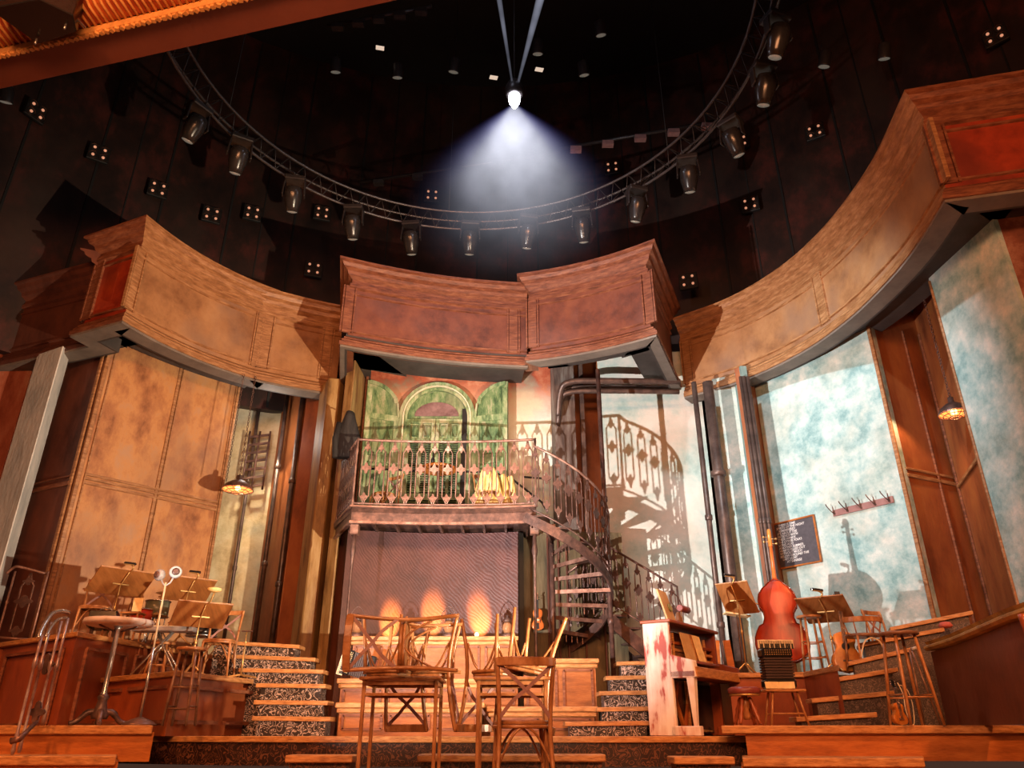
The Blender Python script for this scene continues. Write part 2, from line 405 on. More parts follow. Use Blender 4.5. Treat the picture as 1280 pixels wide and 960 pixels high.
# --- floors
m = MB(); m.box((0, 3.5, -1.45), (26, 13, .1)); struct(m.build('floor', brown_panel))
LB, RB = XY(170, 9.3), XY(915, 8.6)
stage_path = [XY(150, 9.5), XY(290, 8.9), XY(434, 8.6), XY(640, 8.5), XY(800, 8.55), XY(935, 8.7)]
m = MB(); m.prism(stage_path+[(3.2, 16.5), (-9, 16.5), (-9, 10)], -.3, -.05)
fl = struct(m.build('floor_stage', deck))
m = MB(); m.sweep(stage_path, [(.05, -.10), (.05, -.04), (-.3, -.04), (-.3, -.10)]); m.build('nosing', lip, fl, bevel=.006)
m = MB(); m.sweep(stage_path, [(.025, -.32), (.025, -.10), (-.1, -.10), (-.1, -.32)]); m.build('ornate_riser', filigree_d, fl)
# lower step in front and pit apron
low_path = [XY(188, 8.1), XY(330, 8.0), XY(640, 7.9), XY(905, 7.95)]
t = thing('stage_step', 'long low dark red step running below the stage edge', 'step', (0, 8, -.45))
m = MB(); m.prism(low_path+[(2.1, 8.45), (0, 8.45), (-3.5, 8.5)], -1.4, -.33); m.build('step_body', redwood, t, world=True)
m = MB(); m.sweep(low_path, [(.03, -.40), (.03, -.325), (-.1, -.325), (-.1, -.40)]); m.build('nosing', redwood, t, world=True, bevel=.006)

# raised decks left and right of the pit
t = thing('side_deck', 'orange wood stage deck at left carrying the round tall table', 'deck', (-5.5, 8.6, -.3))
dl = [(-9.5, 8.9), XY(-60, 8.2), XY(190, 8.05), XY(185, 9.6), (-9.5, 11.5)]
m = MB(); m.prism([(p[0], p[1]+.05) for p in dl], -.26, .0); m.build('deck_front', deck, t, world=True)
m = MB(); m.prism([dl[0], dl[1], dl[2], dl[3], dl[4]], -.02, .06); m.build('deck_board', lip, t, world=True, bevel=.008)
dl2 = [(-9.5, 8.2), XY(-60, 7.5), XY(152, 7.5), XY(152, 8.4), (-9.5, 9.2)]
m = MB(); m.prism([(p[0], p[1]+.05) for p in dl2], -1.4, -.24); m.build('lower_front', deck, t, world=True)
m = MB(); m.prism(dl2, -.27, -.195); m.build('lower_board', lip, t, world=True, bevel=.008)
t = thing('side_deck', 'orange wood stage deck at right carrying the tall bar stool', 'deck', (5, 8.4, -.3))
dr = [XY(902, 8.35), XY(1420, 8.1), (8.5, 8.5), (8.5, 11), (3, 10)]
m = MB(); m.prism([(dr[0][0]+.25, dr[0][1]+.05), (dr[1][0], dr[1][1]+.05), dr[2], dr[3], (3.2, 10)], -.26, .0); m.build('deck_front', deck, t, world=True)
m = MB(); m.prism(dr, -.015, .06); m.build('deck_board', lip, t, world=True, bevel=.008)
dr2 = [XY(924, 7.7), XY(1148, 7.6), XY(1148, 8.4), XY(924, 8.6)]
m = MB(); m.prism(dr2, -.29, -.215); m.build('lower_board', lip, t, world=True, bevel=.008)
m = MB(); m.prism([(p[0], p[1]+.06) for p in dr2], -1.4, -.28); m.build('lower_front', deck, t, world=True)

# small treads in front of the stage edge
def front_step(px0, px1, y, Y, label):
    a = P(px0, y, Y=Y); b = P(px1, y, Y=Y)
    t = thing('front_step', label, 'step', (a.x/2+b.x/2, Y, a.z-.2))
    m = MB(); m.box(((a.x+b.x)/2, Y+.16, a.z-.03), (b.x-a.x, .34, .06)); m.build('tread', lip, t, world=True, bevel=.008)
    m = MB(); m.box(((a.x+b.x)/2, Y+.18, a.z-.4), (b.x-a.x-.06, .26, .7)); m.build('ornate_riser', filigree_d, t, world=True)
front_step(357, 441, 944, 7.55, 'short wooden step below the stage edge, left of the stacked chairs')
front_step(522, 757, 943, 7.55, 'wide wooden step below the stage edge, right behind the upright chair')
front_step(842, 918, 946, 7.5, 'short wooden step below the stage edge in front of the piano')

# --- flights of stairs
def flight(name, label, rows, riser, run, dark=None):
    """rows: (pxL, pxR, pyL, pyR, YL, YR)"""
    pts = [(P(a, c, Y=e), P(b, d, Y=f)) for a, b, c, d, e, f in rows]
    t = thing(name, label, 'stairs', (sum(p[0].x+p[1].x for p in pts)/2/len(pts), pts[0][0].y+.4, -.05))
    for i, (a, b) in enumerate(pts):
        dirv = Vector((b.x-a.x, b.y-a.y, 0)).normalized(); n = Vector((-dirv.y, dirv.x, 0))
        if n.y < 0: n = -n
        d = run+.08
        top = [a, b, b+n*d, a+n*d]
        m = MB(); m.hexa([p-Vector((0, 0, .05)) for p in top], top); m.build('tread', lip, t, world=True, bevel=.006)
        zb = -.06
        ins = dirv*.06
        f = [a+n*.04+ins, b+n*.04-ins, b+n*(run+.06)-ins, a+n*(run+.06)+ins]
        m = MB(); m.hexa([Vector((p.x, p.y, zb)) for p in f], [Vector((p.x, p.y, p.z-.045)) for p in f])
        m.build('ornate_riser', riser, t, world=True)
    return t
flight('staircase', 'straight stairs with orange treads and white scrollwork risers left of the accordion',
       [(315, 413, 895, 896, 9.6, 9.6), (317, 410, 875, 876, 9.87, 9.87), (320, 407, 854, 855, 10.14, 10.14),
        (298, 404, 835, 837, 10.41, 10.41), (285, 394, 818, 822, 10.68, 10.68), (262, 374, 800, 806, 10.95, 10.95)], filigree, .27)
flight('staircase', 'stairs with white scrollwork risers rising behind the piano to the spiral stair',
       [(706, 815, 902, 901, 9.5, 9.5), (746, 815, 884, 883, 9.8, 9.8), (749, 815, 864, 863, 10.1, 10.1),
        (757, 815, 845, 844, 10.4, 10.4), (771, 815, 827, 826, 10.7, 10.7)], filigree, .3)
flight('staircase', 'angled stairs with dark rough risers rising behind the tall bar stool at right',
       [(995, 1096, 896, 890, 8.85, 8.75), (1014, 1118, 873, 863, 9.15, 9.0), (1038, 1122, 848, 834, 9.45, 9.25),
        (1060, 1140, 827, 809, 9.75, 9.5), (1074, 1180, 804, 784, 10.05, 9.75), (1112, 1216, 784, 763, 10.35, 10.0)], brick_d, .3)

# --- bandstand decks
def deckblock(label, pts, z, z0, front_mat=redwood, cat='platform', lipm=lip, th=.06, name='band_platform'):
    cx = sum(p[0] for p in pts)/len(pts); cy = sum(p[1] for p in pts)/len(pts)
    t = thing(name, label, cat, (cx, cy, z0))
    C = Vector((cx, cy)); ins = []
    for p in pts:
        q = Vector((p[0], p[1])); d = C-q; ins.append(tuple(q+d.normalized()*min(.07, d.length)))
    m = MB(); m.prism(ins, z0, z-th+.002); m.build('panelled_front', front_mat, t, world=True)
    m = MB(); m.prism(pts, z-th, z); m.build('top_board', lipm, t, world=True, bevel=.008)
    return t
def pz(px, py, z): v = P(px, py, Z=z); return (v.x, v.y)
a, b, c = pz(105, 849, .62), pz(220, 838, .62), pz(334, 851, .62)
L1 = deckblock('lower left band platform of red wood behind the bar stool', [a, b, c, (c[0]+.1, 11.6), (a[0]-.8, 11.8)], .62, -.04)
for q0, q1 in ((a, b), (b, c)):
    for t0, t1 in ((.06, .46), (.54, .94)):
        A_, B_ = along(q0, q1, t0), along(q0, q1, t1)
        sh = Vector((0, .05))
        A2 = (A_[0], A_[1]+.05); B2 = (B_[0], B_[1]+.05)
        for z0, z1 in ((.08, .12), (.44, .48)):
            m = MB(); m.beam((A2[0], A2[1], (z0+z1)/2), (B2[0], B2[1], (z0+z1)/2), .05, z1-z0); m.build('panel_moulding', red_trim, L1, world=True)
a, b, c = pz(0, 803, 1.1), pz(97, 789, 1.1), pz(262, 818, 1.1)
a0 = (a[0]-2.0, a[1]+.6)
L2 = deckblock('upper left band platform of red panelled wood under the amber wall', [a0, a, b, c, (c[0]+.1, 13.1), (-5.75, 13.1), (-7.25, 11.8), (-8.0, 11.6)], 1.1, -.04)
def panel_lines(root, A, B, z0, z1, n, mat=red_trim, off=.06, w=.035):
    A = Vector(A); B = Vector(B); d = (B-A).normalized(); nn = Vector((d.y, -d.x))*off*-0.0
    for i in range(n):
        p = A+(B-A)*((i+.1)/n)+nn; q = A+(B-A)*((i+.9)/n)+nn
        for (u, v, s, e) in ((p, p, z0, z1), (q, q, z0, z1), (p, q, z0, z0), (p, q, z1, z1)):
            m = MB(); m.beam((u.x, u.y, s), (v.x, v.y, e), w, w); m.build('panel_moulding', mat, root, world=True)
panel_lines(L2, (a0[0], a0[1]+.03), (a[0], a[1]+.03), .1, .9, 1)
panel_lines(L2, (a[0]+.05, a[1]+.01), (b[0]-.05, b[1]+.05), .08, .92, 1)
panel_lines(L2, (b[0]+.05, b[1]+.09), (c[0], c[1]+.05), .08, .92, 3)
# right band deck
a, b, c, d_ = pz(905, 841, .68), pz(1004, 840, .68), pz(1048, 831, .68), pz(1062, 815, .72)
R1 = deckblock('right band platform of dark red wood under the double bass', [(a[0], 12.9), a, b, c, (c[0]+.02, 10.4), (5.6, 10.75), (5.4, 11.4), (4.4, 12.5)], .68, -.04)

# central counters
def counter(label, x0, x1, py, Y, z0, depth, npan, mat=cwood, overhang=.05, name='panelled_counter', cat='counter'):
    a = P(x0, py, Y=Y); b = P(x1, py, Y=Y); z = (a.z+b.z)/2
    t = thing(name, label, cat, ((a.x+b.x)/2, Y+depth/2, z0))
    m = MB(); m.box(((a.x+b.x)/2, Y+depth/2+overhang/2, (z0+z-.05)/2), (b.x-a.x-2*overhang, depth-overhang, z-.05-z0)); m.build('body', mat, t, world=True)
    m = MB(); m.box(((a.x+b.x)/2, Y+depth/2, z-.03), (b.x-a.x, depth, .06)); m.build('top_board', lip, t, world=True, bevel=.01)
    yf = Y+overhang
    w = (b.x-a.x-2*overhang)/npan
    for i in range(npan):
        xa = a.x+overhang+w*i+.05; xb = xa+w-.1
        m = MB(); h0, h1 = z0+.08, z-.14
        if h1-h0 < .1: h0, h1 = z0+.05, z-.1
        for s in ((xa, h0, xb, h0), (xa, h1, xb, h1), (xa, h0, xa, h1), (xb, h0, xb, h1)):
            m.beam((s[0], yf-.005, s[1]), (s[2], yf-.005, s[3]), .03, .03, up=(0, 1, 0))
        m.build('panel_frame', red_trim, t, world=True)
    m = MB(); m.box(((a.x+b.x)/2, yf-.01, z-.09), (b.x-a.x-.04, .05, .05)); m.build('cornice_strip', lip, t, world=True, bevel=.01)
    return t
counter('long panelled counter holding two lanterns before the maroon panel', 437, 648, 795, 11.2, -.05, .5, 5)
counter('low orange plinth behind the stacked chairs, left part at the accordion', 419, 606, 878, 9.75, -.05, .7, 3, name='low_plinth', cat='plinth')
counter('middle wooden tier between low plinth and lantern counter', 421, 652, 848, 10.45, -.05, .7, 4, name='low_plinth', cat='plinth')
counter('pale orange panelled box counter below the violin', 650, 749, 823, 10.5, -.05, .8, 2)
counter('low dark-topped wooden ledge left of the scrollwork stairs', 608, 748, 883, 9.9, -.05, .55, 2, name='low_plinth', cat='plinth')

# --- lower walls, left to right
W = wallseg
wl = W('wall_left', XY(-520, 12.8), XY(-95, 12.6), -.3, 6.6, redwall)
m = MB(); A, B = XY(-94, 12.1), XY(-57, 11.76); m.prism([A, B, (B[0]-.1, B[1]+.4), (A[0]-.1, A[1]+.4)], -.1, 6.2)
t = tag(m.build('plaster_column', greywhite, bevel=.02), 'tall chalky grey square column at the far left', 'column')
A, B = XY(-58, 12.75), XY(13, 12.1)
w2 = W('wall_left_panelled', A, B, -.1, 6.4, brown_panel)
strip(w2, along(A, B, .16), along(A, B, .20), 0, 6.2, gold_trim); strip(w2, along(A, B, .93), along(A, B, .98), 0, 6.2, gold_trim)
strip(w2, along(A, B, .2), along(A, B, .93), 3.75, 3.83, red_trim); strip(w2, along(A, B, .2), along(A, B, .93), 3.9, 3.93, red_trim)
A, B = XY(14, 12.07), XY(228, 13.95)
w3 = W('wall_left_amber', A, B, -.1, 6.6, amber, .2)
for t0, t1 in ((.0, .025), (.045, .055), (.508, .53), (.535, .542), (.965, .975), (.98, 1.0)): strip(w3, along(A, B, t0), along(A, B, t1), 0, 6.5, gold_trim)
for z0 in (3.78, 3.86, 3.93): strip(w3, along(A, B, .05), along(A, B, .97), z0, z0+.045, gold_trim)
# recess with the pale plaster wall
w4 = W('wall_recess', XY(165, 15.5), XY(298, 15.5), -.1, 8, cream)
W('wall_recess_side', XY(296, 15.45), XY(328, 14.6), -.1, 8, orange_panel)
A, B = XY(331, 14.1), XY(360, 13.95)
w5 = W('wall_recess_pilaster', A, B, -.1, 7.2, orange_panel, .35)
m = MB(); A, B = XY(350, 13.7), XY(362, 13.3); C2 = XY(379, 13.35)
m.prism([A, B, C2, (C2[0]+.1, 14), (A[0], 14.2)], -.1, 6.3); tag(m.build('square_column', mustard, bevel=.02), 'mottled mustard square column right of the pale plaster recess', 'column')
m = MB(); A, B = XY(386, 13.1), XY(399, 12.95); m.prism([A, B, (B[0]+.05, 13.9), (A[0], 13.9)], -.1, 7.0); tag(m.build('square_column', mustard, bevel=.02), 'narrow mustard column standing beside the dark balcony side panel', 'column')
W('wall_recess_dark', XY(374, 14.2), XY(392, 14.1), -.1, 7, black)
W('wall_under_balcony_side', XY(397, 13.2), XY(414, 12.95), -.1, 3.3, brown_panel)
# pipes on the recess wall
def pipe(label, px, Y, r, z0, z1, mat=pipem, collars=(), group=None, name='drain_pipe'):
    x, y = XY(px, Y); t = thing(name, label, 'pipe', (x, y, z0), group=group)
    m = MB(); m.tube([(0, 0, 0), (0, 0, z1-z0)], r, 12); m.build('tube', mat, t)
    for z in collars:
        m = MB(); m.lathe([(r*1.05, -.05), (r*1.35, -.04), (r*1.35, .04), (r*1.05, .05)], (0, 0, z-z0), 14); m.build('collar', mat, t)
    return t
pipe('thin dark pipe climbing the middle of the pale recess wall', 262, 15.3, .035, -.05, 7.4, collars=(3,))
pipe('dark pipe at the right edge of the pale recess wall', 302, 14.9, .045, -.05, 7.4, collars=(3, 5))
pipe('brown pipe beside the orange pilaster left of the mustard column', 325, 14.3, .05, -.05, 7, collars=(2.5, 4.5))

# --- maroon panel under the balcony and dark wall behind the spiral
A, B = XY(412, 12.75), XY(648, 12.9)
pp = arc(A, B, .18, 10)
m = MB(); m.sweep(pp, [(0, -.05), (0, 3.15), (-.1, 3.15), (-.1, -.05)]); w6 = struct(m.build('wall_under_balcony', maroon, smooth=False))
olive = mottle('dark_olive_boards', [(.045, .032, .018), (.12, .09, .045), (.19, .145, .08)], 2.2, .6, .2, stretch=(3, 3, .4))
w7 = W('wall_behind_violin', XY(650, 13.35), XY(792, 13.6), -.1, 3.3, olive)
A, B = XY(650, 13.35), XY(792, 13.6)
for q in (.0, .26, .30, .36, .44, .60, .78): strip(w7, along(A, B, q), along(A, B, q+.018), 0, 3.2, brown_panel)
W('wall_dark_gap', XY(646, 13.1), XY(656, 13.1), -.1, 3.2, black)
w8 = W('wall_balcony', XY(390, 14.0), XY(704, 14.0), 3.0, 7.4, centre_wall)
A, B = XY(384, 13.7), XY(396, 13.7)
pr = [('cream_strip', XY(398, 13.8), XY(409, 13.8), centre_wall), ('wood_strip', XY(409, 13.75), XY(416, 13.75), red_trim), ('wood_strip', XY(419, 13.75), XY(423, 13.75), red_trim)]
for nm, a, b, mt in pr: strip(w8, a, b, 3.2, 7, mt, .08, name=nm)
W('wall_pilaster', XY(704, 13.7), XY(734, 13.8), 2.6, 7.4, mottle('blue_brown_pilaster', [(.06, .04, .035), (.14, .10, .085), (.25, .24, .22)], 3, .55, .15, stretch=(3, 3, .5)), .25)
w9 = W('wall_stair_orange', XY(734, 14.5), XY(772, 14.5), .5, 7.4, orange_panel)
pale_teal = mottle('pale_teal_and_cream_plaster', [(.30, .46, .44), (.50, .62, .58), (.70, .70, .64), (.80, .74, .68)], 1.1, .75, .5, stain=(.55, .42, .33), stain_scale=.7, stain_amt=.5, fine=6)
w10 = W('wall_stair', XY(771, 14.5), XY(925, 14.3), .3, 7.4, pale_teal)
W('wall_stair_edge', XY(742, 13.95), XY(748, 13.95), 2.6, 7.4, pipem)
# columns, pipes and strips between the stair wall and the right teal wall
pipe('slim brown standing pipe left of the fat pipe by the double bass', 916, 12.9, .05, .3, 6.0, collars=(1.6, 3.4), mat=pipem)
pipe('fat dark brown standing pipe between the teal stair wall and teal strip', 937, 12.9, .10, .3, 6.0, collars=(1.9, 4.2), mat=pipem)
w11 = W('wall_teal_strip', XY(944, 13.5), XY(978, 13.3), -.1, 6.35, teal)
w12 = W('wall_green_return', XY(978, 13.3), XY(990, 12.9), .2, 6.35, teal_dk)
w13 = W('wall_dark_return', XY(990, 12.95), XY(1009, 13.45), .2, 6.35, orange_panel)
for k, (px, r) in enumerate(((988, .03), (993, .04), (999, .035))):
    pipe(['thinnest dark conduit left of the chalkboard wall', 'middle dark conduit left of the chalkboard wall', 'right dark conduit nearest the chalkboard wall'][k], px, 12.75, r, .5, 6.05, name='conduit', collars=(3.3,))
A, B = XY(1008, 13.4), XY(1204, 11.4)
w14 = W('wall_right', A, B, .2, 6.45, teal)
strip(w14, along(A, B, .975), along(A, B, 1.0), .3, 6.4, gold_trim, .05)
TR_A, TR_B = A, B
A, B, C3 = XY(1204, 11.45), XY(1276, 12.0), XY(1330, 10.1)
w15 = W('wall_right_panelled', A, B, .2, 7, orange_panel)
strip(w15, along(A, B, .03), along(A, B, .97), 3.68, 3.74, gold_trim); strip(w15, along(A, B, .03), along(A, B, .97), 3.80, 3.84, gold_trim)
strip(w15, along(A, B, .62), along(A, B, .66), .5, 6.5, red_trim)
w16 = W('wall_right_panelled_end', B, C3, .2, 7, orange_panel)
strip(w16, along(B, C3, .05), along(B, C3, .9), 3.62, 3.68, gold_trim); strip(w16, along(B, C3, .03), along(B, C3, .07), .5, 6.5, red_trim)
A, B = XY(1316, 9.86), XY(1452, 8.38)
w17 = W('wall_right_pillar', A, B, -.1, 6.6, teal, .3)
strip(w17, along(A, B, 0), along(A, B, .025), 0, 6.3, gold_trim, .03)
w18 = W('wall_right_far', XY(1452, 8.40), XY(1700, 8.0), -.1, 6.6, mottle('scuffed_red_brown', [(.10, .03, .02), (.22, .07, .04), (.42, .22, .16)], 2.5, .6, .3), .2)

# --- upper dark wall, ceiling, shell
UC = (-.5, 7.0); URX, URY = 11.2, 9.2
up = [(UC[0]+URX*math.cos(math.radians(a_)), UC[1]+URY*math.sin(math.radians(a_))) for a_ in range(196, -21, -8)]
m = MB(); m.sweep(up, [(0, 6.45), (0, 17), (-.2, 17), (-.2, 6.45)]); w19 = struct(m.build('wall_upper', upperwall))
for i in range(1, len(up)-1):
    m = MB(); x, y = up[i]; m.box((x, y, 11.7), (.05, .05, 10.4), (0, 0, math.atan2(y-7.2, x+.5))); m.build('plank_batten', black, w19)
    mx_, my_ = along(up[i], up[i+1], .5)
    if i % 2: 
        m = MB(); m.box((mx_, my_, 11.7), (.03, .03, 10.4), (0, 0, math.atan2(my_-7.2, mx_+.5))); m.build('plank_batten', black, w19)
m = MB(); m.box((0, 6, 17.05), (30, 26, .1)); struct(m.build('ceiling', black))
m = MB(); m.prism([(-9.5, 15.85), (9.5, 15.85), (9.5, 16.0), (-9.5, 16.0)], -.5, 8); struct(m.build('wall_back', black))

# ============================================================ BULKHEADS
def bulkhead(root, path, i0, i1, z0, z1, face, trim, stiles=(), name='panel', depth=1.1):
    f = -.13
    m = MB(); m.sweep(path, [(f, z0+.05), (f, z1-.05), (f-.12, z1-.05), (f-.12, z0+.05)], i0, i1); m.build(name, face, root, world=True)
    m = MB()
    m.sweep(path, [(f, z0+.04), (0, z0+.04), (0, z0+.11), (-.03, z0+.13), (-.03, z0+.17), (-.07, z0+.21), (-.07, z0+.24), (f, z0+.30)], i0, i1)
    m.build('base_moulding', trim, root, world=True)
    m = MB()
    m.sweep(path, [(f, z1-.50), (f+.05, z1-.47), (f+.05, z1-.40), (f+.02, z1-.38), (f+.02, z1-.30), (f+.10, z1-.24), (f+.12, z1-.17), (f+.19, z1-.13), (f+.22, z1-.06), (f+.27, z1-.04), (f+.27, z1), (f, z1)], i0, i1)
    m.build('cornice', trim, root, world=True)
    m = MB(); m.sweep(path, [(f, z0+.37), (f+.03, z0+.38), (f+.03, z0+.41), (f, z0+.42)], i0, i1)
    m.build('panel_moulding', trim, root, world=True); m = MB()
    m.sweep(path, [(f, z1-.62), (f+.03, z1-.61), (f+.03, z1-.58), (f, z1-.57)], i0, i1); m.build('panel_moulding', trim, root, world=True)
    for s in stiles:
        i = min(int(s), len(path)-2); u = s-i
        p = Vector(along(path[i], path[i+1], u)); d = (Vector(path[i+1])-Vector(path[i])).normalized(); n = Vector((d.y, -d.x))
        c = p+n*(f+.012)
        for off, w in ((0, .16), (-.11, .03), (.11, .03)):
            cc = c+d*off
            m = MB(); m.box((cc.x, cc.y, (z0+z1)/2-.05), (w, .035 if off == 0 else .055, z1-z0-.8), (0, 0, math.atan2(d.y, d.x))); m.build('stile', trim, root, world=True)
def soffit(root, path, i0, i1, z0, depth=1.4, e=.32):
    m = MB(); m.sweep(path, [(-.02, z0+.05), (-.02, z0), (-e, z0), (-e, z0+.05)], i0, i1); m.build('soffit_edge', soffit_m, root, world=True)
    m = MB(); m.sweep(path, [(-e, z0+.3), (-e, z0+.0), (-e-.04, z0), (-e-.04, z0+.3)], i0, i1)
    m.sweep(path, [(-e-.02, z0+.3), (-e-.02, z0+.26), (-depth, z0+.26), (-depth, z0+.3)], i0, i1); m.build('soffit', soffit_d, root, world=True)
Z0, Z1 = 6.1, 8.12
# left amber bulkhead
arcL = arc((-6.40, 10.76), (-4.78, 13.15), .22, 14)
pathL = [(-10.2, 12.72), (-7.42, 11.65), (-7.55, 11.27)]+arcL
t = thing('curved_bulkhead', 'curved overhanging bulkhead at left with amber front and red side', 'bulkhead', (-6.2, 11.5, Z0))
bulkhead(t, pathL, 0, 2, Z0, Z1-.25, brown_panel, brown_panel, (), name='recessed_panel')  # darker material stands in for the unlit recess
bulkhead(t, pathL, 2, 3, Z0, Z1, red_side, red_trim, (2.12, ), name='side_panel')
bulkhead(t, pathL, 3, len(pathL)-1, Z0, Z1, amber_box, gold_trim, (3.7, len(pathL)-1.9), name='front_panel')
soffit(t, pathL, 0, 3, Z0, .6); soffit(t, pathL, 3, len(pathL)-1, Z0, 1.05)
# small amber bulkhead next to it
p2 = [(-5.3, 13.2), (-5.02, 12.98)]+arc((-4.98, 12.98), (-3.52, 13.72), .05, 5)[1:]
t = thing('curved_bulkhead', 'short amber bulkhead set back above the pale plaster recess', 'bulkhead', (-4.1, 13.4, Z0))
bulkhead(t, p2, 1, len(p2)-1, Z0, Z1-.03, amber_box, gold_trim, (1.6, len(p2)-1.8), name='front_panel')
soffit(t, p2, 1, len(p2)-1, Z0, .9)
# centre left
p3 = [(-3.5, 13.9)]+arc((-3.08, 11.85), (.30, 12.72), .16, 12)
t = thing('curved_bulkhead', 'red brown curved bulkhead directly above the green shutters', 'bulkhead', (-1.4, 12.4, Z0))
ZC = Z0+.14
bulkhead(t, p3, 0, 1, ZC, Z1-.1, redwood_box, red_trim, (), name='side_panel')
bulkhead(t, p3, 1, len(p3)-1, ZC, Z1-.1, redwood_box, red_trim, (1.4, len(p3)-1.9), name='front_panel')
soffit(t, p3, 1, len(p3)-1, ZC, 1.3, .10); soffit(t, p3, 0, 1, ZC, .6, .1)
# centre right
p4 = [(.26, 13.0)]+arc((.24, 12.52), (2.52, 11.48), .13, 10)+[(3.42, 13.75)]
t = thing('curved_bulkhead', 'red brown bulkhead jutting out above the spiral stair', 'bulkhead', (1.5, 12.3, Z0))
bulkhead(t, p4, 0, 1, ZC, Z1, redwood_box, red_trim, (), name='side_panel')
bulkhead(t, p4, 1, len(p4)-2, ZC, Z1, redwood_box, red_trim, (1.5, len(p4)-2.6), name='front_panel')
bulkhead(t, p4, len(p4)-2, len(p4)-1, ZC, Z1, brown_panel, red_trim, (), name='side_panel')
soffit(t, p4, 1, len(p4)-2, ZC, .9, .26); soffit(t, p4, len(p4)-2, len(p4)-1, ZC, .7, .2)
# big right
bp_ = [P(855, 498, Z=Z0), P(930, 476, Z=Z0), P(1000, 443, Z=Z0), P(1055, 405, Z=Z0), P(1100, 363, Z=Z0), P(1140, 316, Z=Z0), P(1180, 252, Z=Z0)]
sp_ = spline([(p.x, p.y) for p in bp_], 5)
p5 = sp_+[(sp_[-1][0]+2.6, sp_[-1][1]-.62)]
t = thing('curved_bulkhead', 'largest curved bulkhead sweeping along the right side, amber front and red end', 'bulkhead', (5.1, 10.5, Z0))
bulkhead(t, p5, 0, len(p5)-2, Z0, 7.9, amber_box, gold_trim, (.6, 12.5, len(p5)-2.5), name='front_panel')
bulkhead(t, p5, len(p5)-2, len(p5)-1, Z0, 7.9, red_side, red_trim, (len(p5)-1.93,), name='side_panel')
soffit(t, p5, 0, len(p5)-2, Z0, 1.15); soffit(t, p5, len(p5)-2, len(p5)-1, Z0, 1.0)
# pipes below the centre right soffit
t = thing('ceiling_pipes', 'bundle of curved pipes under the bulkhead above the spiral stair', 'pipe', (1.6, 13.6, 6.1))
for k, (z, y, r) in enumerate(((6.2, 13.3, .06), (6.05, 13.45, .05), (6.25, 13.7, .045))):
    m = MB(); m.tube(spline([(.9, y+.3, z-.6), (.95, y+.1, z-.15), (1.15, y, z), (1.9, y, z+.02), (3.3, y+.1, z+.05)], 6), r, 10); m.build('pipe', pipem, t, world=True)

# proscenium header, upper left
e = Vector((5.55, -1.36)).normalized()
pa = Vector((-7.0, 7.65))-e*3; pb = Vector((-1.45, 6.29))+e*5
t = thing('proscenium_header', 'red and gold ribbed plaster proscenium band crossing the top left corner', 'proscenium', (-4.2, 6.5, 8))
path = [tuple(pa), tuple(pb)]
m = MB(); m.sweep(path, [(0, 8.0), (0, 8.9), (.44, 8.9), (.44, 8.0)]); m.build('soffit_band', prosc_soffit, t, world=True)
m = MB(); m.sweep(path, [(.44, 7.98), (.5, 7.98), (.5, 8.08), (.44, 8.08)]); m.build('gilt_bead', prosc_gold, t, world=True)
cv = [(.5+.62*math.sin(a_), 8.10+.62*(1-math.cos(a_))) for a_ in [PI/2*k/8 for k in range(9)]]
m = MB(); m.sweep(path, cv+[(1.12, 8.8), (.5, 8.8)]); m.build('cove', proscm, t, world=True)
m = MB(); m.sweep(path, [(1.12, 8.66), (1.2, 8.66), (1.2, 8.9), (1.12, 8.9)]); m.build('gilt_fillet', prosc_gold, t, world=True)
m = MB(); m.sweep(path, [(1.2, 8.74), (3.2, 8.9), (3.2, 9.4), (1.2, 9.4)]); m.build('house_ceiling_band', proscm, t, world=True)
m = MB(); nn = Vector((e.y, -e.x)); L_ = (pb-pa).length; k = 0
x = 0.0
while x < L_*.80:
    o = pa+e*x
    pts = [(o.x+nn.x*(u-.012), o.y+nn.y*(u-.012), z_-.018) for u, z_ in cv[::2]]
    m.tube(pts, .02, 5); x += .088
m.build('ribs', prosc_gold, t, world=True)
m = MB(); x = 0
while x < L_*.8:
    o = pa+e*x+nn*.47; m.box((o.x, o.y, 7.97), (.05, .05, .05), (0, 0, x*9)); x += .075
m.build('beading', prosc_gold, t, world=True)
# hanging loudspeaker
sb = P(60, 18, Z=7.9)
t = thing('loudspeaker', 'black hanging loudspeaker box in the top left corner', 'speaker', sb, rz=-.24)
m = MB(); m.hexa([(-.55, -.3, -.1), (.2, -.3, -.16), (.42, -.02, -.16), (.25, .22, -.12), (-.4, .3, -.06)], [(-.55, -.3, .5), (.2, -.3, .5), (.42, -.02, .5), (.25, .22, .5), (-.4, .3, .5)]); m.build('cabinet', blackgloss, t, bevel=.012)
m = MB(); m.box((-.3, -.31, .02), (.3, .02, .03)); m.box((.3, .12, .0), (.02, .3, .02)); m.build('handle', chrome, t)
for q in ((-.32, .2), (.2, .1)):
    m = MB(); m.lathe([(.014, -.19), (.014, -.1)], (q[0], q[1], 0), 8); m.build('bolt', chrome, t)
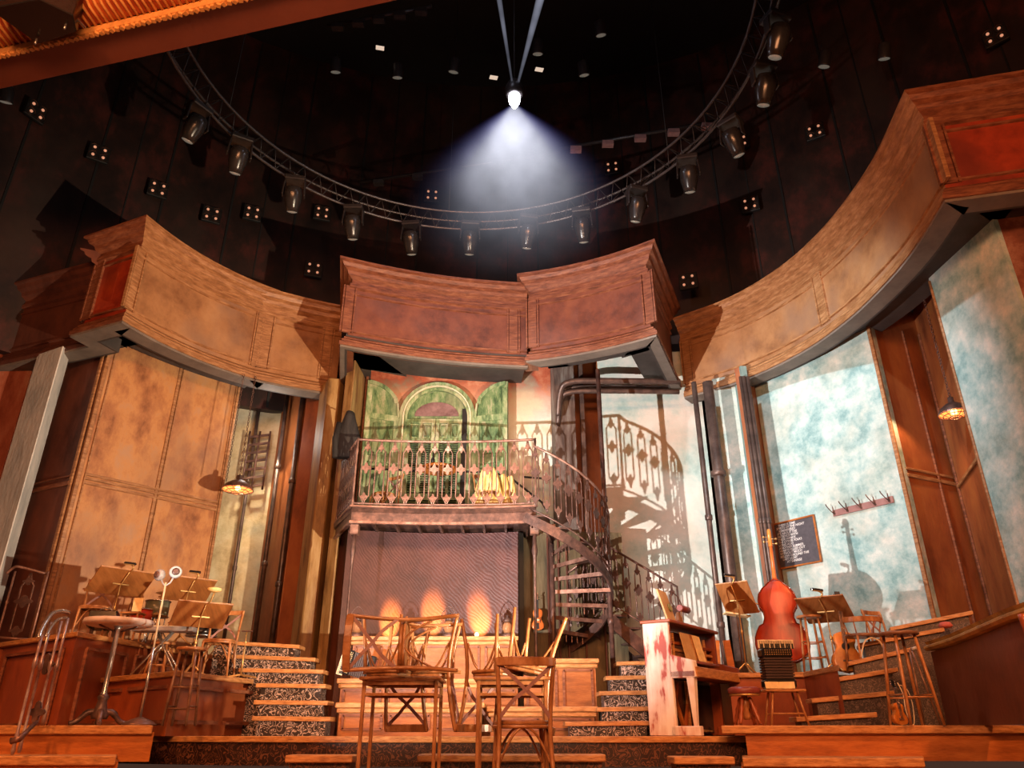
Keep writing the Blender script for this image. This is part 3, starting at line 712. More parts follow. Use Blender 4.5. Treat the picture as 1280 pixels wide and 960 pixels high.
# ============================================================ BALCONY, WINDOW, SPIRAL STAIR
ZB = 3.28
def quatre(r, n=20, k=4, a=.3, sx=1, sz=1.25):
    return [(r*(1+a*math.cos(k*th))*math.sin(th)*sx, r*(1+a*math.cos(k*th))*math.cos(th)*sz) for th in [2*PI*i/n for i in range(n)]]
def baluster_mesh(h, mat, w=.075):
    m = MB(); r = .011
    for s in (-1, 1):
        m.tube([(0, 0, .02), (s*w*.35, 0, .10), (s*w, 0, .17), (s*w, 0, h-.22), (s*w*.35, 0, h-.13), (0, 0, h-.02)], r, 5)
    for z, q in ((.15, .046), (h*.56, .062), (h-.15, .040)):
        m.poly_plate([(x, zz+z) for x, zz in quatre(q)], .02, Matrix.Identity(4))
    o = m.build('baluster', mat); me = o.data; bpy.data.objects.remove(o); return me
def put(parent, me, name, loc, rz=0, rot=None, scale=None):
    o = bpy.data.objects.new(name, me); COL.objects.link(o); o.parent = parent
    o.location = Vector(loc)-parent.location; o.rotation_euler = rot or (0, 0, rz)
    if scale: o.scale = scale
    return o
BH = 1.14
bal_me = baluster_mesh(BH, pinkiron); bal_dk = baluster_mesh(BH, iron, .06)
front = arc((-2.57, 11.8), (.385, 11.8), .12, 24)
t = thing('balcony', 'rusty iron balcony with ornate railing below the green shutters', 'balcony', (-1.1, 12.9, 0))
m = MB(); m.prism([(-3.08, 12.84)]+front+[(.5, 13.95), (-3.05, 13.95)], ZB-.08, ZB); m.build('floor_plate', iron, t, world=True)
side = [(-3.06, 12.9), (-2.57, 11.8)]
for nm, z0, z1, o0, o1 in (('fascia', ZB-.24, ZB+.02, -.03, .0), ('fascia_lip', ZB-.26, ZB-.22, -.03, .03), ('floor_lip', ZB, ZB+.03, -.03, .04)):
    m = MB(); m.sweep(side[:1]+front, [(o0, z0), (o1, z0), (o1, z1), (o0, z1)]); m.build(nm, pinkiron if nm != 'fascia' else iron, t, world=True)
for i in range(2, 24, 3):
    m = MB(); x, y = front[i]; m.beam((x, y+.03, ZB-.14), (x, y+1.6, ZB-.11), .04, .05); m.build('joist', iron, t, world=True)
for zz, rr, nm in ((ZB+BH+.02, .022, 'top_rail'), (ZB+.07, .016, 'bottom_rail')):
    m = MB(); m.tube([(x, y, zz) for x, y in front], rr, 7); m.build(nm, pinkiron, t, world=True)
    m = MB(); m.tube([(x, y, zz) for x, y in side], rr, 7); m.build(nm, pinkiron, t, world=True)
for i in range(13):
    u = (i+.75)/13.3*24; k = int(u); x, y = along(front[k], front[k+1], u-k); put(t, bal_me, 'baluster', (x, y, ZB+.03))
for i in range(8):
    x, y = along(side[0], side[1], (i+.5)/8); put(t, bal_dk, 'baluster', (x, y, ZB+.03), math.atan2(side[1][1]-side[0][1], side[1][0]-side[0][0]))
for x, y in (side[1], front[-1], side[0]):
    m = MB(); m.lathe([(.02, 0), (.035, .02), (.022, .06), (.03, .1), (.018, .16), (.016, .9), (.028, .95), (.018, 1.0), (.02, BH+.04)], (x, y, ZB), 8); m.build('rail_post', pinkiron, t, world=True)
m = MB(); m.tube([(-2.75, 13.2, ZB+1.12), (-1.6, 13.3, ZB+1.1), (-.35, 13.35, ZB+1.1), (.0, 13.3, ZB+.95), (.55, 13.3, ZB+.5), (.62, 13.25, ZB+.35)], .02, 6); m.build('rear_rail', black, t, world=True)
m = MB(); m.tube([(.2, 13.4, ZB+1.02), (.7, 13.4, ZB+.98)], .02, 6); m.build('rear_rail', black, t, world=True)
for x, px in ((-2.52, 1), (.36, 1)):
    m = MB(); m.box((x, 11.92, ZB-.34), (.14, .14, .16)); m.build('post_cap', pinkiron, t, world=True, bevel=.01)
    m = MB(); m.lathe([(.045, -.05), (.03, .1), (.022, .3), (.02, 2.3), (.03, 2.5), (.05, 2.6), (.035, 2.7), (.03, ZB-.4)], (x, 11.92, 0), 10); m.build('support_post', iron, t, world=True)

# arched opening with louvred doors and open shutters
XC, YW, ZS = -1.49, 13.98, 5.68
t = struct(bpy.data.objects.new('window_1', None)); COL.objects.link(t); t.location = (XC, YW, ZB); t['label'] = 'green arched opening with louvred doors and two open shutters'
def archring(r0, r1, z0, y0, y1, n=20, ex=1.0):
    """inverted U ring: r0 inner, r1 outer half width"""
    m = MB(); out = []; inn = []
    pts_o = [(-r1, z0)]+[(-r1*math.cos(PI*i/n), ZS-ZB+r1*ex*math.sin(PI*i/n)) for i in range(n+1)]+[(r1, z0)]
    pts_i = [(-r0, z0)]+[(-r0*math.cos(PI*i/n), ZS-ZB+r0*ex*math.sin(PI*i/n)) for i in range(n+1)]+[(r0, z0)]
    for a, b, c, d in zip(pts_o, pts_o[1:], pts_i[1:], pts_i):
        m.hexa([(a[0], y0, a[1]), (b[0], y0, b[1]), (c[0], y0, c[1]), (d[0], y0, d[1])], [(a[0], y1, a[1]), (b[0], y1, b[1]), (c[0], y1, c[1]), (d[0], y1, d[1])])
    return m
archring(.66, .76, 0, -.16, .02).build('outer_frame', green, t)
archring(.60, .66, 0, -.10, .02).build('inner_frame', green, t)
archring(.655, .675, 0, -.19, -.14).build('edge_bead', cream_p, t)
# dark reveal and lunette
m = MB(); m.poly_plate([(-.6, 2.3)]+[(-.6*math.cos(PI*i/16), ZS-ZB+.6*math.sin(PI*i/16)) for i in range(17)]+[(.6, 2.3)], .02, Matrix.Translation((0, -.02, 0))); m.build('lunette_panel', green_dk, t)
m = MB(); m.poly_plate([(-.44*math.cos(PI*i/16)-.02, ZS-ZB+.06+.30*math.sin(PI*i/16)) for i in range(17)], .02, Matrix.Translation((0, -.045, 0))); m.build('lunette_glass', mottle('dusky_pink_glass', [(.10, .05, .05), (.26, .15, .15)], 6, .4, .1), t)
m = MB(); m.box((.56, -.06, 1.3), (.13, .06, 2.6)); m.build('dark_gap', black, t)
for k, (x0, x1) in enumerate(((-.6, -.03), (-.02, .5))):
    w = x1-x0; h = ZS-ZB-.02
    dr_ = MB()
    for xa, xb, za, zb in ((x0, x0+.07, 0, h), (x1-.07, x1, 0, h), (x0, x1, h-.09, h), (x0, x1, h-.50, h-.42), (x0+w/2-.03, x0+w/2+.03, 0, h), (x0, x1, 0, .12), (x0, x1, .72, .84)):
        dr_.box(((xa+xb)/2, -.06-.004*(xb-xa > .2), (za+zb)/2), (xb-xa, .06, zb-za))
    dr_.box(((x0+x1)/2, -.035, h-.25), (w, .02, .4))
    d = dr_.build('louvred_door', green, t)
    m = MB()
    for u in (0, 1):
        xa = x0+.07+u*(w/2-.04); m.box((xa+(w/2-.10)/2, -.075, h-.25), (w/2-.17, .05, .22))
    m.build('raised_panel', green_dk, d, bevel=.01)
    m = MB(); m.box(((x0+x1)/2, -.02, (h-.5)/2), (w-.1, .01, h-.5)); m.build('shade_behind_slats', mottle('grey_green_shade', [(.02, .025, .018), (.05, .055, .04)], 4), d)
    for u in (0, 1):
        m = MB(); xa = x0+.07+u*(w/2-.04); ww = w/2-.10; z = .86
        while z < h-.52:
            m.box((xa+ww/2, -.055, z), (ww, .05, .012), (.6, 0, 0)); z += .045
        z = .15
        while z < .7:
            m.box((xa+ww/2, -.055, z), (ww, .05, .012), (.6, 0, 0)); z += .045
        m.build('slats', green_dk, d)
for s, ang in ((-1, .35), (1, .25)):
    W_ = .66; hh = ZS-ZB; n = 10
    def top(u): return hh+.10+.66*math.sin(min(PI/2, PI/2*u)) if u > 0 else hh
    pts = [(0, 0), (W_, 0)]+[(W_*(1-i/n), hh+.70*math.sqrt(max(0, 1-(i/n)**2))*1.0) for i in range(n+1)]
    pts = [(s*x, z) for x, z in pts]
    R_ = Matrix.Translation((s*.77, -.14, 0)) @ Matrix.Rotation(-s*ang, 4, 'Z')
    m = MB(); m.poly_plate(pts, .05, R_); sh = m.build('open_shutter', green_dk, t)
    m = MB()
    f = lambda xa, xb, za, zb: m.box(R_ @ Vector((s*(xa+xb)/2, -.035, (za+zb)/2)), (xb-xa, .035, zb-za), (0, 0, -s*ang))
    f(0, .09, 0, hh); f(W_-.10, W_, 0, hh+.55); f(.09, W_-.1, hh-.12, hh); f(.09, W_-.1, hh-1.0, hh-.88); f(.09, W_-.1, 0, .15)
    for i in range(n):
        a_ = pts[2+i]; b_ = pts[3+i]
        m.beam(R_ @ Vector((a_[0]-s*.04, -.035, a_[1]-.04)), R_ @ Vector((b_[0]-s*.04*(i < n-2), -.035, b_[1]-.04)), .035, .08)
    m.build('shutter_frame', green, sh)
    m = MB(); m.box(R_ @ Vector((s*W_*.48, -.04, hh-.50)), (W_*.52, .03, .62), (0, 0, -s*ang)); m.build('shutter_panel', green_dk, sh, bevel=.012)

# spiral stair
AX = Vector((.66, 12.55)); RO = .97
t = thing('spiral_staircase', 'dark iron spiral staircase curling down from the balcony', 'staircase', (AX.x, AX.y, 0))
m = MB(); m.tube([(AX.x, AX.y, -.05), (AX.x, AX.y, ZB-.12)], .045, 12); m.build('centre_post', iron, t, world=True)
m = MB(); m.box((AX.x, AX.y, ZB-.2), (.15, .15, .2)); m.build('post_cap', pinkiron, t, world=True, bevel=.01)
N_T = 9; dA = math.radians(21); a0_ = math.radians(-118); dz = .2
def pol(r, a_, z): return Vector((AX.x+r*math.cos(a_), AX.y+r*math.sin(a_), z))
for i in range(N_T):
    z = ZB-.1-dz*i-.08; a1 = a0_+dA*i; a2 = a1+dA*1.12
    m = MB(); bot = [pol(.04, a1, z), pol(RO, a1, z), pol(RO, (a1+a2)/2, z), pol(RO, a2, z), pol(.04, a2, z)]
    m.hexa([p-Vector((0, 0, .025)) for p in bot], bot); m.build('tread', iron, t, world=True)
    m = MB(); m.beam(pol(.05, a1, z-.03), pol(RO, a1, z-.03), .03, .06); m.build('tread_edge', pinkiron, t, world=True)
    if i % 2 == 0:
        m = MB()
        for q in range(5): m.beam(pol(.2+q*.16, a1+.03, z-.05), pol(.2+q*.16, a1+.03, z-dz+.03), .012, .012)
        m.build('riser_bars', iron, t, world=True)
def helix(r, zoff, n=40, a_s=0., a_e=None):
    a_e = N_T*dA if a_e is None else a_e
    return [pol(r, a0_+a_s+(a_e-a_s)*k/n, ZB-.15-dz*(a_s+(a_e-a_s)*k/n)/dA+zoff) for k in range(n+1)]
def ribbon(path3, h, mat, nm, wd=.03):
    m = MB()
    for p, q in zip(path3, path3[1:]): m.beam(p, q, wd, h)
    return m.build(nm, mat, t, world=True)
ribbon(helix(RO, -.04), .15, iron, 'outer_string')
top_h = [Vector((.385, 11.8, ZB+BH+.02))]+helix(RO, 1.22, 30, a_s=.18)
m = MB(); m.tube(top_h, .022, 7); m.build('handrail', pinkiron, t, world=True)
m = MB(); m.tube(helix(RO, .14, 30, a_s=.08), .014, 6); m.build('lower_rail', iron, t, world=True)
bal_s = baluster_mesh(1.05, iron, .05)
for i in range(N_T*2):
    a_ = a0_+.12+dA*(i+.4)/2; z = ZB-.15-dz*(i+.4)/2
    put(t, bal_s, 'baluster', pol(RO, a_, z+.12), a_+PI/2)
# small stair continuing to the right
u = Vector((.93, .28, 0)).normalized(); v = Vector((-u.y, u.x, 0)); st = Vector((1.62, 12.75, 1.75))
for k in range(5):
    p = st+u*(.24*k)+Vector((0, 0, -.19*k))
    m = MB(); m.hexa([p+Vector((0, 0, -.03)), p+u*.28+Vector((0, 0, -.03)), p+u*.28+v*.8+Vector((0, 0, -.03)), p+v*.8+Vector((0, 0, -.03))], [p, p+u*.28, p+u*.28+v*.8, p+v*.8]); m.build('tread', iron, t, world=True)
for off in (0, .8):
    q0 = st+v*off+Vector((0, 0, -.1)); q1 = q0+u*1.2+Vector((0, 0, -.95))
    m = MB(); m.beam(q0, q1, .04, .2); m.build('outer_string', iron, t, world=True)
q0 = st+Vector((0, 0, 1.12)); q1 = q0+u*1.25+Vector((0, 0, -.62)); m = MB(); m.tube([q0-u*.1, q0, q1, q1+Vector((0, 0, -1.0))], .02, 6); m.build('handrail', iron, t, world=True)
m = MB(); m.tube([q0+Vector((0, 0, -.95)), q1+Vector((0, 0, -.98))], .014, 6); m.build('lower_rail', iron, t, world=True)
for k in range(6):
    p = q0+(q1-q0)*((k+.5)/6); put(t, bal_s, 'baluster', (p.x, p.y, p.z-1.04), math.atan2(u.y, u.x))
# tall support pole of the stair
x, y = XY(771, 12.6)
pipe('tall thin dark iron pole rising through the outer edge of the spiral stair', 771, 12.45, .04, .75, 6.05, mat=iron, collars=(1.6, 2.6, 3.6), name='iron_pole')

# ============================================================ FURNITURE MODELS
def x_chair(label, mat=chairwood, group=None, name='bentwood_chair'):
    t = thing(name, label, 'chair', (0, 0, 0), group=group)
    sh = [(.20*math.copysign(abs(math.cos(a_))**.8, math.cos(a_)), (.20 if math.sin(a_) < 0 else .185)*math.copysign(abs(math.sin(a_))**.8, math.sin(a_))) for a_ in [2*PI*k/24 for k in range(24)]]
    m = MB(); m.prism(sh, .445, .475); m.build('seat', mat, t, bevel=.008)
    m = MB(); m.tube([(x*1.0, y*1.0, .435) for x, y in sh], .014, 6, closed=True); m.build('seat_ring', mat, t)
    for s in (-1, 1):
        m = MB(); m.tube([(s*.19, -.19, 0), (s*.175, -.165, .25), (s*.165, -.15, .45)], [.013, .015, .017], 8); m.build('front_leg', mat, t)
        m = MB(); m.tube(spline([(s*.205, .24, 0), (s*.185, .19, .25), (s*.18, .18, .46), (s*.19, .205, .68), (s*.205, .25, .88)], 5), [.013]*1+[.016]*19+[.014], 8); m.build('back_leg', mat, t)
    m = MB()
    pts = [(.205*math.sin(th)/math.sin(1.15), .25+.05*(math.cos(th)-math.cos(1.15))/(1-math.cos(1.15)), 0) for th in [-1.15+2.3*k/12 for k in range(13)]]
    m.sweep(pts, [(-.011, .826), (.011, .826), (.012, .886), (-.010, .886)])
    m.build('top_rail', mat, t, bevel=.004)
    for s in (-1, 1):
        m = MB(); q = spline([(s*.18, .19, .49), (s*.09, .222, .60), (0, .238, .67), (-s*.09, .252, .75), (-s*.185, .25, .83)], 3)
        for a_, b_ in zip(q, q[1:]): m.beam(a_, b_, .008, .026, up=(0, 1, 0)) if False else m.beam(a_, b_, .026, .008, up=(0, 1, 0))
        m.build('cross_brace', chairdark if mat is chairdark else rustbar, t)
    for p, q in (((-.17, -.16), (.17, -.16)), ((-.17, -.16), (-.18, .18)), ((.17, -.16), (.18, .18)), ((-.18, .18), (.18, .18))):
        P0 = Vector((p[0], p[1], .2)); P1 = Vector((q[0], q[1], .2)); c = (P0+P1)/2; c.z = .43
        m = MB(); m.tube(spline([P0, P0.lerp(c, .5)+Vector((0, 0, .055)), c, P1.lerp(c, .5)+Vector((0, 0, .055)), P1], 5), .009, 6); m.build('bent_brace', mat, t)
    return t
def bar_stool(label, h, mat, rs=.17, rings=(.25, .5), splay=.07, legs=4, top=None, group=None, name='bar_stool'):
    t = thing(name, label, 'stool', (0, 0, 0), group=group)
    m = MB(); m.lathe([(rs*.93, h-.035), (rs, h-.028), (rs, h-.008), (rs*.95, h)], seg=24); m.build('seat', top or mat, t)
    L = []
    for k in range(legs):
        a_ = PI/4+2*PI*k/legs; c, s = math.cos(a_), math.sin(a_)
        p0 = Vector((c*(rs*.75+splay), s*(rs*.75+splay), 0)); p1 = Vector((c*rs*.75, s*rs*.75, h-.03)); L.append((p0, p1))
        m = MB(); m.tube([p0, p0.lerp(p1, .5), p1], [.014, .018, .016], 8); m.build('leg', mat, t)
    for j, q in enumerate(rings):
        for k in range(legs):
            qq = q+.03*(k % 2); A_ = L[k][0].lerp(L[k][1], qq); B_ = L[(k+1) % legs][0].lerp(L[(k+1) % legs][1], qq)
            m = MB(); m.tube([A_, B_], .009, 6); m.build('rung', mat, t)
    return t
def bistro_table(label, w, d, h, mat):
    t = thing('bistro_table', label, 'table', (0, 0, 0))
    m = MB(); m.box((0, 0, h-.0125), (w+.05, d+.05, .025)); m.build('table_top', mat, t, bevel=.006)
    for s in (-1, 1):
        for q in (-1, 1):
            m = MB(); m.box((s*(w/2-.014), q*(d/2-.014), (h-.02)/2), (.028, .028, h-.022)); m.build('leg', mat, t, bevel=.004)
    for z, th in ((h-.045, .03), (h-.13, .02)):
        for q in (-1, 1):
            m = MB(); m.box((0, q*(d/2-.016), z), (w-.05, .018, th)); m.build('rail', mat, t)
            m = MB(); m.box((q*(w/2-.016), 0, z), (.018, d-.05, th)); m.build('rail', mat, t)
    return t
def rotm(X, Y, Z): return Matrix((X, Y, Z)).transposed().to_euler()

# --- front group on the apron
FZ = -.40
m = MB(); m.box((0, 6.2, FZ-.05), (12, 2.9, .1)); struct(m.build('floor_apron', deck))
ta = bistro_table('square-legged wooden bistro table under the side-lying chair', .60, .50, .80, chairwood)
ta.location = ((500-640)/1035.8*6.55, 6.65, FZ)
tb = bistro_table('square-legged wooden bistro table right of the other, behind the upright chair', .56, .50, .80, chairwood)
tb.location = ((640-640)/1035.8*6.5, 6.65, FZ)
chair0 = x_chair('upright bentwood cross-back chair standing before the right table, back to the audience')
chair0.location = ((652-640)/1035.8*5.95, 5.95, FZ); chair0.rotation_euler = (0, 0, PI+.12)
p = P(580, 812, Y=6.45)
c = dup(chair0, (p.x-.03, 6.42, .4+.235), label='bentwood cross-back chair lying on its side on the left table', rot=rotm((0, 0, -1), (.0, -1, 0), (-1, 0, 0)))
c = dup(chair0, (-.70, 6.78, .885), label='upside-down chair at the right end of the left table, its back hanging down', rot=rotm((0, 1, 0), (1, 0, 0), (0, 0, -1)))
q_ = Vector((.45, .89, 0)).normalized(); c = dup(chair0, (-1.0, 6.72, .885), label='upside-down chair behind the side-lying chair on the left table', rot=rotm(q_.cross(Vector((0, 0, -1))), q_, (0, 0, -1)))
c = dup(chair0, (-.12, 6.70, .885), label='upside-down chair on the left half of the right table, legs in the air', rot=rotm(Vector((-.7, .7, 0)).cross(Vector((0, 0, -1))), Vector((-.7, .7, 0)), (0, 0, -1)))
E_ = Euler((0, .0, 0)).to_matrix()
R0 = Matrix((Vector((0, 1, 0)), Vector((1, 0, 0)), Vector((0, 0, -1)))).transposed()
R1_ = Matrix.Rotation(.20, 3, 'Y') @ R0
c = dup(chair0, (.21, 6.62, .90), label='upside-down tilted chair at the right edge of the right table', rot=R1_.to_euler())

# --- left side furniture
dk = .06
ped = thing('pedestal_table', 'tall round table with pale underside and cast iron foot on the left deck', 'table', (XY(120, 8.55)[0], 8.55, dk))
m = MB(); m.lathe([(.0, .985), (.30, .985), (.345, 1.0), (.355, 1.02), (.345, 1.05), (.0, 1.05)], seg=32, cap=False); m.build('table_top', mottle('whitewashed_wood', [(.38, .28, .25), (.62, .52, .48), (.72, .66, .64)], 3, .35), ped)
m = MB(); m.lathe([(.045, .10), (.03, .2), (.036, .3), (.026, .34), (.026, .95), (.05, .985)], seg=14); m.build('column', chrome, ped)
m = MB(); m.lathe([(.075, .06), (.09, .10), (.06, .16), (.045, .24), (.06, .27), (.04, .3)], seg=14); m.build('collar', iron, ped)
for k in range(4):
    a_ = k*PI/2+.5; c_, s_ = math.cos(a_), math.sin(a_)
    m = MB(); m.tube(spline([(c_*.04, s_*.04, .13), (c_*.12, s_*.12, .12), (c_*.2, s_*.2, .04), (c_*.27, s_*.27, .018)], 4), [.032]*6+[.026]*6+[.02], 8); m.build('foot', iron, ped)
for k in range(3):
    a_ = k*2*PI/3; m = MB(); m.tube([(math.cos(a_)*.04, math.sin(a_)*.04, .93), (math.cos(a_)*.22, math.sin(a_)*.22, .98)], .01, 6); m.build('bracket', iron, ped)
# two-headed vintage microphone
x, y = XY(172, 8.35)
mic = thing('microphone_stand', 'silver stand with two round vintage microphone heads on a domed base', 'microphone', (x, y, dk))
m = MB(); m.lathe([(.165, 0), (.165, .012), (.14, .03), (.09, .055), (.03, .075), (.015, .08)], seg=28); m.build('base', iron, mic)
m = MB(); m.tube([(0, 0, .07), (0, 0, .75)], .014, 10); m.build('pole', chrome, mic)
m = MB(); m.tube([(0, 0, .72), (0, 0, 1.42)], .010, 10); m.build('pole', cream_p, mic)
m = MB(); m.tube([(-.07, 0, 1.49), (-.04, 0, 1.42), (0, 0, 1.38), (.05, 0, 1.42), (.08, 0, 1.50)], .009, 8); m.build('yoke', whitem, mic)
for s, z, r in ((-.085, 1.50, .062), (.085, 1.53, .066)):
    R_ = Euler((PI/2, 0, s*5)).to_matrix()
    m = MB(); m.lathe([(r*.8, -.035), (r, -.02), (r, .02), (r*.8, .035)], (s, 0, z), 20, R_); h_ = m.build('head', whitem, mic)
    m = MB(); m.lathe([(r*.55, .02), (r*.6, .045), (r*.35, .05)], (s, 0, z), 16, R_); m.build('grille', iron, h_)
x, y = XY(222, 8.9)
st1 = bar_stool('silvery-brown round bar stool on the left deck beside the twin microphone', .80, chairdark, rs=.16, rings=(.22, .5), splay=.06, top=chairwood); st1.location = (x, y, dk); 
# handrail at far left edge
def P3(px, py, Y): return P(px, py, Y=Y)
hr = thing('stair_handrail', 'silver topped iron stair handrail standing at the far left deck edge', 'handrail', (XY(38, 7.95)[0], 7.95, dk))
m = MB(); m.tube(spline([P3(86, 766, 8.15), P3(75, 764, 8.0), P3(64, 768, 7.85), P3(53, 785, 7.7), P3(48, 798, 7.62)], 4), .022, 8); m.build('top_rail', chrome, hr, world=True)
m = MB(); m.tube(spline([P3(84, 772, 8.15), P3(70, 776, 7.9), P3(57, 796, 7.7)], 4), .015, 8); m.build('top_rail', chrome, hr, world=True)
for px, Y, ztop, z0 in ((51, 8.15, 1.08, .06), (43, 8.0, 1.03, .06), (30, 7.85, 1.0, -.18), (22, 7.66, .86, -.19)):
    x, y = XY(px, Y); pr_ = [(.012, z0), (.02, z0+.04), (.014, z0+.1), (.02, z0+.16), (.013, z0+.2), (.013, .55), (.022, .57), (.022, .63), (.013, .66), (.016, ztop)]
    m = MB(); m.lathe(pr_, (x, y, 0), 8); m.build('baluster', mottle('silver_over_rust', [(.16, .06, .04), (.42, .30, .28), (.62, .58, .6)], 3, .3, .1, metal=.4) if 'silver_over_rust' not in MATS else MATS['silver_over_rust'], hr, world=True)
for px, py, Y in ((62, 830, 8.0), (50, 890, 7.9)):
    m = MB(); M_ = Matrix.Translation(P3(px-4, py, Y)); m.poly_plate(quatre(.06, 24, 4, .35), .03, M_); m.build('ornament', iron, hr, world=True)
m = MB(); m.tube([P3(45, 903, 7.9), P3(36, 912, 7.6), P3(24, 924, 7.4), P3(14, 926, 7.4)], [.02, .02, .026, .03], 8); m.build('foot_bracket', iron, hr, world=True)
# dim iron rail by the panelled wall
ir = thing('iron_railing', 'dim ornate iron railing panel before the dark brown wall at far left', 'railing', (XY(-15, 10.7)[0], 10.7, 1.1))
a_, b_ = XY(-42, 10.6), XY(9, 10.75)
m = MB(); m.tube(spline([(a_[0]-.05, a_[1], 2.0), (a_[0]+.02, a_[1], 2.08), (a_[0]+.12, a_[1], 2.09), (b_[0], b_[1], 2.02)], 4), .02, 6); m.build('top_rail', pinkiron, ir, world=True)
for px in (-36, 9):
    x, y = XY(px, 10.7); m = MB(); m.lathe([(.02, 1.12), (.015, 1.2), (.015, 1.6), (.024, 1.63), (.015, 1.66), (.015, 2.05)], (x, y, 0), 8); m.build('post', pinkiron, ir, world=True)
x, y = XY(-14, 10.7); put(ir, bal_s, 'baluster', (x, y, 1.12), .1, scale=(1.6, 1, .88))
m = MB(); m.tube([(a_[0], a_[1], 1.16), (b_[0], b_[1], 1.14)], .018, 6); m.build('bottom_rail', pinkiron, ir, world=True)

def music_stand(label, floor, h, w=.66, dh=.36, tilt=.75, yaw=0, lamp='clip', mat=deskwood, metal=brass):
    t = thing('music_stand', label, 'music stand', (0, 0, 0))
    R_ = Matrix.Rotation(yaw, 4, 'Z') @ Matrix.Translation((0, 0, h)) @ Matrix.Rotation(tilt, 4, 'X')
    m = MB(); m.poly_plate([(-w/2, -dh/2), (w/2, -dh/2), (w/2, dh/2), (-w/2, dh/2)], .016, R_); dsk = m.build('desk', mat, t, bevel=.004)
    m = MB(); m.beam(R_ @ Vector((-w/2, 0, dh/2)), R_ @ Vector((w/2, 0, dh/2)), .022, .012); m.build('desk_edge', lip, t)
    m = MB(); m.beam(R_ @ Vector((-w/2, .04, -dh/2)), R_ @ Vector((w/2, .04, -dh/2)), .07, .012); m.build('ledge', mat, t)
    m = MB(); m.beam(R_ @ Vector((-.11, -.02, -.02)), R_ @ Vector((.11, -.02, -.02)), .014, .014); m.build('cross_bar', metal, t)
    a_ = R_ @ Vector((0, -.025, dh*.45)); b_ = R_ @ Vector((0, -.03, -.03))
    m = MB(); m.tube([(0, -.03, .12), (0, -.03, h*.55), b_, a_], [.011, .009, .009, .006], 8); m.build('pole', metal, t)
    m = MB(); m.lathe([(.013, -.03), (.018, -.02), (.018, .02), (.013, .03)], (0, -.03, h*.55), 10); m.build('collar', metal, t)
    for k in range(3):
        an = k*2*PI/3+.5; m = MB(); m.tube([(0, -.03, .16), (math.cos(an)*.12, -.03+math.sin(an)*.12, .06), (math.cos(an)*.24, -.03+math.sin(an)*.24, .012)], .011, 6); m.build('foot', metal, t)
    if lamp == 'clip':
        q = R_ @ Vector((.02, -.02, dh/2)); m = MB(); m.tube(spline([q, q+Vector((.03, -.03, .05)), q+Vector((-.02, -.02, .09))], 4), .011, 6); m.build('lamp_neck', metal, t)
        m = MB(); m.box(q+Vector((-.03, -.02, .10)), (.16, .05, .04), (.3, .1, .1)); hd = m.build('lamp_head', blackgloss, t, bevel=.01)
        m = MB(); m.box(q+Vector((-.03, -.035, .085)), (.14, .035, .015), (.3, .1, .1)); m.build('lamp_tube', brass, hd)
    if lamp == 'dish':
        q = R_ @ Vector((.03, -.02, dh/2)); m = MB(); m.tube(spline([q, q+Vector((.04, -.02, .08)), q+Vector((.05, 0, .15))], 4), .012, 6); m.build('lamp_neck', metal, t)
        m = MB(); m.lathe([(.03, .14), (.085, .16), (.088, .19), (.05, .2)], q+Vector((.04, 0, -.0)), 18); m.build('lamp_head', yellowcloth, t)
    return t
def at(o, px, py, Y, floor):
    """stand an object so that its upper part is seen at the pixel"""
    p = P(px, py, Y=Y); o.location = (p.x, Y, floor); return o
s = music_stand('wooden music stand nearest the left cross-back chair, with clip lamp', 1.1, .80, yaw=.85, tilt=.95, dh=.50, w=.78); at(s, 152, 726, 10.7, 1.1)
s = music_stand('wooden music stand farthest right on the upper left band platform', 1.1, .80, w=.66, yaw=.7, tilt=.95, dh=.48); at(s, 236, 736, 11.3, 1.1)
s = music_stand('wooden music stand with yellow dish lamp on the lower left band platform', .62, .76, w=.68, yaw=.6, tilt=.95, dh=.46, lamp='dish'); at(s, 251, 771, 10.1, .62)
s = music_stand('tilted wooden music stand left of the double bass', .68, 1.0, w=.46, dh=.50, yaw=-.65, tilt=.7); at(s, 921, 745, 10.7, .68)
s = music_stand('wide dark wooden music stand between tall stool and acoustic guitar', .68, .80, w=.62, dh=.58, yaw=-.62, tilt=1.1); at(s, 1031, 758, 10.35, .68)
x, y = XY(74, 10.95)
c = dup(chair0, (x+.22, 10.75, 1.1), rz=.3, label='cross-back chair before the amber wall on the upper left platform')
x, y = XY(257, 10.35); c = dup(chair0, (x, y, .62), rz=.15, label='bentwood chair with arched braces on the lower left platform, left of the T-topped stand')
# keyboard, drums and small things on the left platforms
def drum(label, px, py, Y, r, h, floor, shell, stand=True, tilt=0):
    p = P(px, py, Y=Y); t = thing('drum', label, 'drum', (p.x, Y, floor)); zt = p.z-floor
    m = MB(); m.lathe([(r, zt-h), (r, zt)], seg=22); m.build('shell', shell, t)
    m = MB(); m.lathe([(r*.96, zt), (r*.96, zt+.006)], seg=22); m.build('drum_head', cream_p, t)
    for z in (zt, zt-h):
        m = MB(); m.tube([((r+.006)*math.cos(a_), (r+.006)*math.sin(a_), z) for a_ in [2*PI*k/22 for k in range(22)]], .01, 6, closed=True); m.build('hoop', chrome, t)
    if stand:
        for k in range(3):
            an = k*2*PI/3+.4; m = MB(); m.tube([(r*.3*math.cos(an), r*.3*math.sin(an), zt-h), (r*.9*math.cos(an), r*.9*math.sin(an), 0.01)], .01, 6); m.build('leg', chrome, t)
    return t
drum('bright red drum in the middle of the left band gear', 178, 762, 10.9, .14, .18, 1.1, redpaint)
drum('grey-green drum behind the twin microphone', 198, 752, 11.6, .17, .22, 1.1, mottle('grey_green_shell', [(.08, .09, .06), (.2, .2, .14)], 4, .3))
